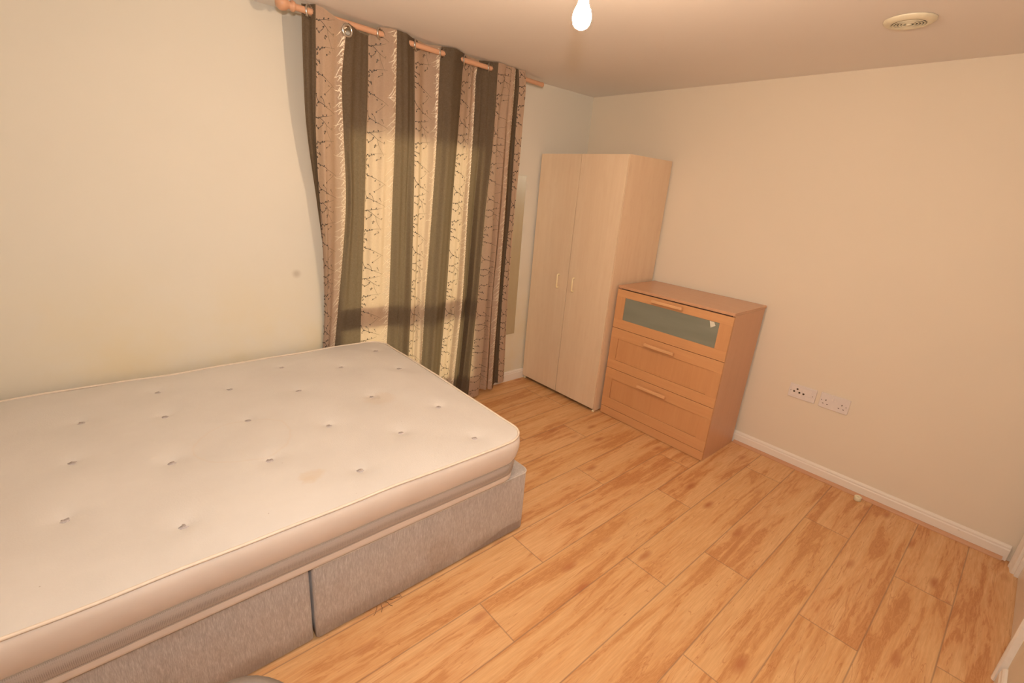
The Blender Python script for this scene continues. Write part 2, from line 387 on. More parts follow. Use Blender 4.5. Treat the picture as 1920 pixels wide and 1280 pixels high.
# ------------------------------------------------------------------ chest of drawers
M_bv = wood('beech_veneer_upright', (0.63, 0.335, 0.155), (0.54, 0.265, 0.115), 'Z', 0.38, 1.1, 0.4)
M_bh = wood('beech_veneer_level', (0.66, 0.355, 0.165), (0.57, 0.285, 0.125), 'Y', 0.38, 1.1, 0.4)
M_bt = wood('beech_veneer_top', (0.60, 0.34, 0.20), (0.53, 0.28, 0.155), 'Y', 0.26, 1.2, 0.4)
M_bs = wood('beech_veneer_side', (0.66, 0.38, 0.225), (0.59, 0.32, 0.18), 'Z', 0.33, 1.2, 0.4)
M_bhl = wood('beech_handle', (0.74, 0.43, 0.22), (0.66, 0.36, 0.17), 'Y', 0.35, 1.1, 0.4)
def chest():
    X, Yc = -0.245, -1.298
    t = thing('chest_of_drawers', 'beech three-drawer chest with a frosted glass strip, standing beside the wardrobe', 'chest of drawers', (X, Yc, 0))
    def P(x0, x1, y0, y1, z0, z1): return MB().box(x0 - X, x1 - X, y0 - Yc, y1 - Yc, z0, z1)
    ya, yb = -1.728, -0.868; xf = -0.472; xfr = -0.490; top = 1.026
    P(xfr, -0.018, ya, yb, top - 0.018, top).build('top_panel', M_bt, t, 0.001)
    P(xf, -0.036, ya, ya + 0.018, 0, top - 0.018).build('side_panel', M_bs, t, 0.001)
    P(xf, -0.036, yb - 0.018, yb, 0, top - 0.018).build('side_panel', M_bs, t, 0.001)
    P(-0.040, -0.037, ya + 0.018, yb - 0.018, 0.03, top - 0.018).build('back_panel', M_bs, t)
    P(xfr + 0.001, xf - 0.0005, ya, yb, 0.004, 0.068).build('plinth', M_bh, t, 0.001)
    P(xf, xf + 0.01, ya + 0.018, yb - 0.018, 0.02, top - 0.018).build('groove_shade_sheet', M_shade, t)  # dark sheet behind the drawers, painted as the shade in their grooves
    for di, (z0, z1, pz0, pz1, hz) in enumerate(((0.712, 1.000, 0.780, 0.946, 0.977), (0.393, 0.7085, 0.462, 0.632, 0.662), (0.0715, 0.3895, 0.148, 0.309, 0.341))):
        py0, py1 = (-1.648, -0.942) if di == 0 else (-1.655, -0.932)
        # rails and stiles around an inset panel
        r = MB()
        def Q(x0, x1, y0, y1, a, b_): r.box(x0 - X, x1 - X, y0 - Yc, y1 - Yc, a, b_)
        Q(xfr, xf - 0.001, ya, yb, pz1, z1)
        o = r.build('drawer', M_bh, t, 0.001); 
        r = MB(); Q(xfr, xf - 0.001, ya, yb, z0, pz0); r.build('rail', M_bh, o, 0.001)
        r = MB(); Q(xfr, xf - 0.001, ya, py0, pz0, pz1); r.build('stile', M_bv, o, 0.0006)
        r = MB(); Q(xfr, xf - 0.001, py1, yb, pz0, pz1); r.build('stile', M_bv, o, 0.0006)
        if di == 0:
            mt, nt, b = newmat('frosted_grey_green_glass')
            L(nt, ramp(nt, noise(nt, coords(nt, (1, 0.6, 3)), 5, 2), [(0.3, (0.20, 0.215, 0.17)), (0.7, (0.235, 0.25, 0.20))]), b.inputs['Base Color'])
            b.inputs['Roughness'].default_value = 0.38; b.inputs['Specular IOR Level'].default_value = 0.6
            r = MB(); Q(xfr + 0.005, xf - 0.002, py0, py1, pz0, pz1); r.build('glass_panel', mt, o)
            s = [(-1.581, 0.943), (-1.611, 0.942), (-1.624, 0.921), (-1.595, 0.902)]
            xs = xfr + 0.0048
            v = [(xs - X, y - Yc, z) for y, z in s] + [(xs - 0.0006 - X, y - Yc, z) for y, z in s]
            MB().add(v, [(0, 1, 2, 3), (7, 6, 5, 4), (0, 4, 5, 1), (1, 5, 6, 2), (2, 6, 7, 3), (3, 7, 4, 0)]).build('sticker_remnant', plain('torn_paper', (0.72, 0.68, 0.56), 0.7), o)
        else:
            r = MB(); Q(xfr + 0.007, xf - 0.001, py0 + 0.0015, py1 - 0.0015, pz0 + 0.0015, pz1 - 0.0015); r.build('inset_panel', M_bv, o)
        h = MB(); ym = -1.283
        for yy in (ym - 0.08, ym + 0.08): h.box(xfr - 0.012 - X, xfr + 0.0 - X, yy - 0.008 - Yc, yy + 0.008 - Yc, hz - 0.006, hz + 0.006)
        h.box(xfr - 0.030 - X, xfr - 0.010 - X, ym - 0.115 - Yc, ym + 0.115 - Yc, hz - 0.010, hz + 0.010)
        h.build('handle', M_bhl, o, 0.003)
chest()

# ------------------------------------------------------------------ bed: two divan halves and a mattress
def divan_mat(name, stainbox):
    mt, nt, b = newmat(name)
    v = coords(nt, (1, 1, 0.12))
    f = noise(nt, v, 420, 3, 0.65); g = noise(nt, coords(nt, (1, 1, 0.2)), 130, 4, 0.6)
    c = ramp(nt, mathn(nt, 'ADD', mathn(nt, 'MULTIPLY', f, 0.6), mathn(nt, 'MULTIPLY', g, 0.4)), [(0.34, (0.37, 0.325, 0.30)), (0.50, (0.46, 0.415, 0.385)), (0.68, (0.62, 0.58, 0.55))])
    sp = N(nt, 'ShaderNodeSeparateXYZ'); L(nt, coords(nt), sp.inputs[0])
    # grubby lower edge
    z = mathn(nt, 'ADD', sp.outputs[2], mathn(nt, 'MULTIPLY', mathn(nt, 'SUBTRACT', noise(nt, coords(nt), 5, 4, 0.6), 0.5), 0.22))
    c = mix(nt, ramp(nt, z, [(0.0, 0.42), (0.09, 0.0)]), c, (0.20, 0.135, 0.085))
    # brown water stain with a hard edge that widens towards the outer corner
    sx, slope, hmax = stainbox
    lim = mathn(nt, 'MINIMUM', mathn(nt, 'MULTIPLY', mathn(nt, 'SUBTRACT', sp.outputs[0], sx), slope), hmax)
    lim = mathn(nt, 'ADD', lim, mathn(nt, 'MULTIPLY', mathn(nt, 'SUBTRACT', noise(nt, coords(nt), 14, 3), 0.5), 0.03))
    d = mathn(nt, 'SUBTRACT', lim, sp.outputs[2])
    c = mix(nt, ramp(nt, d, [(0.0, 0.0), (0.006, 0.55)]), c, (0.20, 0.125, 0.08))
    n3 = ramp(nt, noise(nt, coords(nt), 4.5, 5, 0.65), [(0.55, 0.0), (0.7, 0.3)])
    c = mix(nt, n3, c, (0.28, 0.19, 0.12))
    L(nt, c, b.inputs['Base Color']); b.inputs['Roughness'].default_value = 0.62; b.inputs['Sheen Weight'].default_value = 0.35; b.inputs['Sheen Roughness'].default_value = 0.4
    bump(nt, b, f, 0.5, 0.003)
    return mt
M_dark2 = plain('black_gliders', (0.03, 0.03, 0.03), 0.5, bstr=0)
def divan(x0, x1, label, stain, yf):
    xc, yc = (x0 + x1) / 2, -0.755
    t = thing('divan_base', label, 'bed base', (xc, yc, 0))
    z0, z1, y1 = 0.006, 0.343, -0.050
    # rounded box with slightly soft top, subdivided faces
    segs = 8; ro, ri = 0.040, 0.012
    rl, rr_ = (ri, ro) if x1 > -2 else (ro, ri)
    out = []; nrm = []
    def corner(cx_, cy_, r, a0):
        for k in range(segs + 1):
            a = a0 + (PI / 2) * k / segs; out.append((cx_ + r * math.cos(a), cy_ + r * math.sin(a))); nrm.append((math.cos(a), math.sin(a)))
    corner(x1 - rr_, y1 - rr_, rr_, 0); corner(x0 + rl, y1 - rl, rl, PI / 2); corner(x0 + rl, yf + rl, rl, PI); corner(x1 - rr_, yf + rr_, rr_, 3 * PI / 2)
    ctr = Vector((xc, (yf + y1) / 2))
    vs, fs = [], []; n = len(out)
    prof_ = [(0.006, z0), (0.0, z0 + 0.008), (0, 0.1), (0, 0.2), (0, z1 - 0.014), (0.003, z1 - 0.005), (0.010, z1)]
    for ins, z in prof_:
        for (px, py), (nx_, ny_) in zip(out, nrm): vs.append((px - nx_ * ins - xc, py - ny_ * ins - yc, z))
    for i in range(len(prof_) - 1):
        for k in range(n): l = (k + 1) % n; fs.append((i * n + k, i * n + l, (i + 1) * n + l, (i + 1) * n + k))
    fs.append(tuple(range(n))[::-1]); fs.append(tuple((len(prof_) - 1) * n + k for k in range(n)))
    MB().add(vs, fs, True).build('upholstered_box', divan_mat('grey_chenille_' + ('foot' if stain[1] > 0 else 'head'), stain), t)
    # seam tape along the top edge
    loop = [(p[0] - xc, p[1] - yc, z1 - 0.010) for p in out]
    MB().tube(loop, 0.0028, 6, closed=True).build('top_seam', plain('seam_tape', (0.60, 0.55, 0.50), 0.5), t)
    for gx in (x0 + 0.08, x1 - 0.08):
        for gy in (yf + 0.08, y1 - 0.08): MB().lathe([(0.016, 0), (0.018, 0.003), (0.018, 0.009)], (gx - xc, gy - yc, 0), 14).build('glider', M_dark2, t)
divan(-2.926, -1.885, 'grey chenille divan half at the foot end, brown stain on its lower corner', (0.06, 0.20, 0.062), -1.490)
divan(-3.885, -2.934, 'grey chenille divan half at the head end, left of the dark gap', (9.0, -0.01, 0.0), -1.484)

TUFTS = [(-3.246, -1.341), (-3.518, -1.116), (-2.945, -1.127), (-3.23, -0.945), (-3.502, -0.767), (-2.689, -1.364), (-2.662, -0.977), (-2.932, -0.749), (-3.206, -0.554), (-3.477, -0.434),
         (-2.657, -0.565), (-2.928, -0.383), (-3.201, -0.265), (-2.637, -0.218), (-2.427, -1.2), (-2.378, -0.805), (-2.365, -0.386), (-2.081, -0.229), (-2.177, -1.41), (-2.156, -1.081), (-2.092, -0.556),
         (-3.79, -0.95), (-3.80, -0.6), (-3.77, -1.33), (-3.78, -0.27)]
def mattress_mats():
    mt, nt, b = newmat('cream_damask_ticking')
    v = coords(nt)
    c0 = ramp(nt, noise(nt, v, 3.5, 4, 0.6), [(0.35, (0.635, 0.605, 0.57)), (0.65, (0.68, 0.65, 0.615))])
    def spot(p, rad, col, s, c, sq=1.0):
        mp = N(nt, 'ShaderNodeMapping', vector_type='POINT'); mp.inputs['Location'].default_value = (-p[0], -p[1] * sq, -p[2]); mp.inputs['Scale'].default_value = (1, sq, 1)
        tc = N(nt, 'ShaderNodeTexCoord'); L(nt, tc.outputs['Object'], mp.inputs[0])
        ln = N(nt, 'ShaderNodeVectorMath', operation='LENGTH'); L(nt, mp.outputs[0], ln.inputs[0])
        d = mathn(nt, 'ADD', ln.outputs['Value'], mathn(nt, 'MULTIPLY', mathn(nt, 'SUBTRACT', noise(nt, v, 30, 3), 0.5), 0.05))
        return mix(nt, ramp(nt, d, [(rad * 0.65, s), (rad, 0.0)]), c, col)
    c0 = spot((-2.852, -1.317, 0.58), 0.055, (0.60, 0.47, 0.32), 0.34, c0, 1.4)
    c0 = spot((-2.868, -1.34, 0.58), 0.03, (0.60, 0.47, 0.32), 0.25, c0)
    c0 = spot((-2.36, -0.86, 0.58), 0.085, (0.60, 0.46, 0.33), 0.25, c0)
    # a faint tide mark ring
    ln = N(nt, 'ShaderNodeVectorMath', operation='DISTANCE'); L(nt, v, ln.inputs[0]); ln.inputs[1].default_value = (-2.98, -0.93, 0.585)
    rr = mathn(nt, 'ABSOLUTE', mathn(nt, 'SUBTRACT', mathn(nt, 'ADD', ln.outputs['Value'], mathn(nt, 'MULTIPLY', noise(nt, v, 6, 2), 0.06)), 0.20))
    c0 = mix(nt, ramp(nt, rr, [(0.0, 0.18), (0.006, 0.0)]), c0, (0.62, 0.46, 0.32))
    # crumbs and specks
    vo = N(nt, 'ShaderNodeTexVoronoi', inp={'Scale': 9.0}); L(nt, v, vo.inputs['Vector'])
    c0 = mix(nt, ramp(nt, vo.outputs['Distance'], [(0.012, 0.5), (0.020, 0.0)]), c0, (0.25, 0.17, 0.10))
    L(nt, c0, b.inputs['Base Color']); b.inputs['Roughness'].default_value = 0.6; b.inputs['Sheen Weight'].default_value = 0.2
    weave = N(nt, 'ShaderNodeTexVoronoi', inp={'Scale': 190.0}); L(nt, v, weave.inputs['Vector'])
    bump(nt, b, weave.outputs['Distance'], 0.18, 0.002)
    # border cloth
    mb, nt, b = newmat('cream_border_cloth')
    L(nt, ramp(nt, noise(nt, coords(nt), 8, 3), [(0.3, (0.67, 0.585, 0.52)), (0.7, (0.72, 0.635, 0.57))]), b.inputs['Base Color']); b.inputs['Roughness'].default_value = 0.45
    b.inputs['Sheen Weight'].default_value = 0.2
    # open mesh band
    ms, nt, b = newmat('grey_air_mesh')
    ck = N(nt, 'ShaderNodeTexVoronoi', inp={'Scale': 260.0, 'Randomness': 0.15}); L(nt, coords(nt, (1, 1, 1.6)), ck.inputs['Vector'])
    L(nt, ramp(nt, ck.outputs['Distance'], [(0.18, (0.24, 0.205, 0.18)), (0.45, (0.47, 0.41, 0.37))]), b.inputs['Base Color']); b.inputs['Roughness'].default_value = 0.6
    bump(nt, b, ck.outputs['Distance'], 0.3, 0.002)
    return mt, mb, ms
def mattress():
    mt, mb, ms = mattress_mats()
    x0, x1, y0, y1 = -3.93, -1.962, -1.530, -0.062; zb = 0.3445
    xc, yc = (x0 + x1) / 2, (y0 + y1) / 2; a, b_ = (x1 - x0) / 2, (y1 - y0) / 2; R_ = 0.105
    def ztop(y): return 0.577 + 0.022 * (y - y0) / (y1 - y0)
    t = thing('mattress', 'cream tufted mattress with a grey mesh band, lying on the divan base', 'mattress', (0, 0, 0))
    def outline(n):
        # equal-parameter points round a rounded rectangle, starting at +x side centre, counter-clockwise
        segs = [('l', (a, -0.0), (a, b_ - R_)), ('c', (a - R_, b_ - R_), 0), ('l', (a - R_, b_), (-a + R_, b_)), ('c', (-a + R_, b_ - R_), PI / 2), ('l', (-a, b_ - R_), (-a, -b_ + R_)), ('c', (-a + R_, -b_ + R_), PI), ('l', (-a + R_, -b_), (a - R_, -b_)), ('c', (a - R_, -b_ + R_), 3 * PI / 2), ('l', (a, -b_ + R_), (a, 0.0))]
        ln = [(Vector(s[2]) - Vector(s[1])).length if s[0] == 'l' else R_ * PI / 2 for s in segs]; T = sum(ln); P = []
        for i in range(n):
            d = T * i / n; k = 0
            while d > ln[k]: d -= ln[k]; k += 1
            s = segs[k]
            if s[0] == 'l':
                p = Vector(s[1]).lerp(Vector(s[2]), d / ln[k]); e = (Vector(s[2]) - Vector(s[1])).normalized(); P.append((p, Vector((e.y, -e.x))))
            else:
                an = s[2] + d / R_; nv = Vector((math.cos(an), math.sin(an))); P.append((Vector(s[1]) + nv * R_, nv))
        return P
    n = 300; O = outline(n)
    rg = random.Random(3); ph = [rg.random() * 6.28 for _ in range(6)]
    def wxy(x, y):  # gentle waviness of the edge
        return 0.004 * math.sin(5.1 * x + 3 * y + ph[0]) + 0.003 * math.sin(9.7 * x - 7 * y + ph[1]) + 0.0015 * math.sin(19 * x + 17 * y + ph[2])
    def wav(i): return wxy(xc + O[i][0].x, yc + O[i][0].y)
    def zt(i): return ztop(O[i][0].y + yc) + 0.6 * wav(i)
    def ring(off, zf):
        return [(xc + O[i][0].x + O[i][1].x * (off(i) if callable(off) else off), yc + O[i][0].y + O[i][1].y * (off(i) if callable(off) else off), zf(i)) for i in range(n)]
    def loft(rings):
        vs = [p for r in rings for p in r]; fs = []
        for i in range(len(rings) - 1):
            for k in range(n): l = (k + 1) % n; fs.append((i * n + k, i * n + l, (i + 1) * n + l, (i + 1) * n + k))
        return vs, fs
    zm0, zm1 = 0.386, 0.451      # mesh band
    lean = -0.022                 # the border narrows towards the bottom
    def off(z, bulge): return lambda i: lean * (1 - (z - zb) / 0.23) + bulge
    lower = [ring(off(zb, -0.012), lambda i: zb), ring(off(zb, -0.002), lambda i: zb + 0.006), ring(off(0.357, 0.002), lambda i: 0.357), ring(off(0.366, 0.002), lambda i: 0.366), ring(off(zm0, 0.001), lambda i: zm0 + 0.4 * wav(i))]
    vs, fs = loft(lower)
    fs.append(tuple(range(n))[::-1])
    MB().add(vs, fs, True).build('lower_border', mb, t)
    vs, fs = loft([ring(off(zm0, 0.001), lambda i: zm0 + 0.4 * wav(i)), ring(off(zm0 + .012, 0.0045), lambda i: zm0 + 0.012 + 0.4 * wav(i)), ring(off(zm1 - .012, 0.0045), lambda i: zm1 - 0.012 + 0.4 * wav(i)), ring(off(zm1, 0.0), lambda i: zm1 + 0.4 * wav(i))])
    MB().add(vs, fs, True).build('mesh_band', ms, t)
    vs, fs = loft([ring(off(zm1, 0.0), lambda i: zm1 + 0.4 * wav(i)), ring(off(0.475, 0.009), lambda i: 0.472 + 0.4 * wav(i)), ring(off(0.51, 0.015), lambda i: 0.51), ring(off(0.54, 0.013), lambda i: 0.54), ring(lambda i: 0.006, lambda i: zt(i) - 0.013), ring(lambda i: -0.001, lambda i: zt(i) - 0.005)])
    MB().add(vs, fs, True).build('upper_border', mb, t)
    # quilted top on a grid squeezed into the rounded outline
    nx, ny = 250, 190
    def hgt(x, y, edge):
        z = ztop(y) + 0.010 * min(1, edge / 0.12) ** 0.7 - 0.003 + 0.6 * wxy(x, y)
        z += 0.0015 * math.sin(7 * x + 1) * math.sin(6 * y) + 0.0012 * math.sin(13 * x + 3 * y)
        for tx, ty in TUFTS:
            d2 = (x - tx) ** 2 + (y - ty) ** 2
            if d2 < 0.04:
                z -= 0.0085 * math.exp(-d2 / (2 * 0.038 ** 2)) + 0.006 * math.exp(-d2 / (2 * 0.015 ** 2))
        return z
    def sqmap(u, v):
        # square-ish coordinates to the rounded rectangle
        x, y = u * a, v * b_
        cx_, cy_ = a - R_, b_ - R_
        m_ = max(abs(u), abs(v))
        ax, ay = abs(x), abs(y)
        X, Y = m_ * a, m_ * b_; r = R_ * m_ ** 3
        if ax > X - r and ay > Y - r and r > 1e-6:
            # point sits on the ring of its m_; slide it on to the arc
            if X - ax < Y - ay: q = (r - (Y - ay)) / r; an = (PI / 4) * q
            else: q = (r - (X - ax)) / r; an = PI / 2 - (PI / 4) * q
            ax, ay = X - r + r * math.cos(an), Y - r + r * math.sin(an)
        return math.copysign(ax, x), math.copysign(ay, y)
    vs, fs = [], []
    for j in range(ny + 1):
        for i in range(nx + 1):
            u, v = -1 + 2 * i / nx, -1 + 2 * j / ny
            x, y = sqmap(u, v); m_ = max(abs(u), abs(v)); edge = (1 - m_) * b_
            X, Y = xc + x, yc + y
            z = hgt(X, Y, edge) - (0.002 if m_ > 0.999 else 0)
            vs.append((X, Y, z))
    for j in range(ny):
        for i in range(nx):
            k = j * (nx + 1) + i; fs.append((k, k + 1, k + nx + 2, k + nx + 1))
    MB().add(vs, fs, True).build('quilted_top', mt, t)
    pipe = [(xc + O[i][0].x + O[i][1].x * 0.001, yc + O[i][0].y + O[i][1].y * 0.001, zt(i) - 0.001) for i in range(n)]
    MB().tube(pipe, 0.0052, 8, closed=True).build('piping', plain('cream_piping', (0.76, 0.66, 0.55), 0.5), t)
    M_t = plain('grey_felt_tuft', (0.50, 0.46, 0.46), 0.9, var=0.25, nscale=180)
    for q in (zm0, zm1):
        off_ = off(q, 0.0015)
        MB().tube(ring(off_, lambda i: q + 0.4 * wav(i)), 0.0013, 5, closed=True).build('stitched_seam', plain('seam_thread', (0.40, 0.34, 0.28), 0.7), t)
    rg = random.Random(5)
    for tx, ty in TUFTS:
        z = hgt(tx, ty, 0.2); ang = rg.random() * PI; b2 = MB(); k = 14
        rr = [0.0095 + 0.005 * rg.random() for _ in range(k)]
        v = [(tx + rr[i] * math.cos(2 * PI * i / k) * 1.25, ty + rr[i] * math.sin(2 * PI * i / k), z + 0.0022 + 0.0012 * rg.random()) for i in range(k)] + [(tx, ty, z + 0.0004)] + \
            [(tx + rr[i] * math.cos(2 * PI * i / k) * 1.25, ty + rr[i] * math.sin(2 * PI * i / k), z - 0.003) for i in range(k)]
        f = [(i, (i + 1) % k, k) for i in range(k)] + [(i, k + 1 + i, k + 1 + (i + 1) % k, (i + 1) % k) for i in range(k)] + [tuple(k + 1 + i for i in range(k))[::-1]]
        b2.add(v, f, True).build('tuft', M_t, t)
mattress()

# ------------------------------------------------------------------ curtain rail and curtain
def rod_y(x): return -0.135 - 0.09 * (-0.7 - x) / 1.73
RZ = 2.358
def rail():
    t = thing('curtain_rail', 'beech wooden curtain pole with turned end knob, running just under the ceiling', 'curtain pole', (-1.6, 0, RZ))
    M_p = wood('beech_pole', (0.66, 0.38, 0.24), (0.58, 0.31, 0.185), 'X', 0.35, 1.4, 0.3)
    def at(x): return Vector((x + 1.6, rod_y(x), 0.006 * (-1.5 - x)))
    MB().tube([at(-2.45), at(-0.735)], 0.0145, 24).build('pole', M_p, t)
    d = (at(-2.45) - at(-0.7)).normalized()
    MB().lathe([(0.0146, 0), (0.021, 0.002), (0.024, 0.010), (0.021, 0.018), (0.015, 0.022), (0.017, 0.030), (0.027, 0.042), (0.031, 0.056), (0.029, 0.070), (0.019, 0.082), (0.0, 0.087)], at(-2.45) , 28, d).build('end_knob', M_p, t)
    MB().lathe([(0.0149, 0), (0.0155, 0.002), (0.0155, 0.010), (0.0146, 0.012)], at(-0.742), 24, -d).build('end_band', M_p, t)
    for x in (-2.18, -0.90):
        p = at(x if x > -2.45 else -2.44)
        MB().tube([p + Vector((0, 0.013, 0)), Vector((p.x, -0.002, 0.0))], 0.009, 12).lathe([(0.026, 0), (0.026, 0.005), (0.018, 0.010), (0.010, 0.012)], (p.x, -0.0005, 0), 20, (0, -1, 0)).build('wall_bracket', M_p, t)
rail()

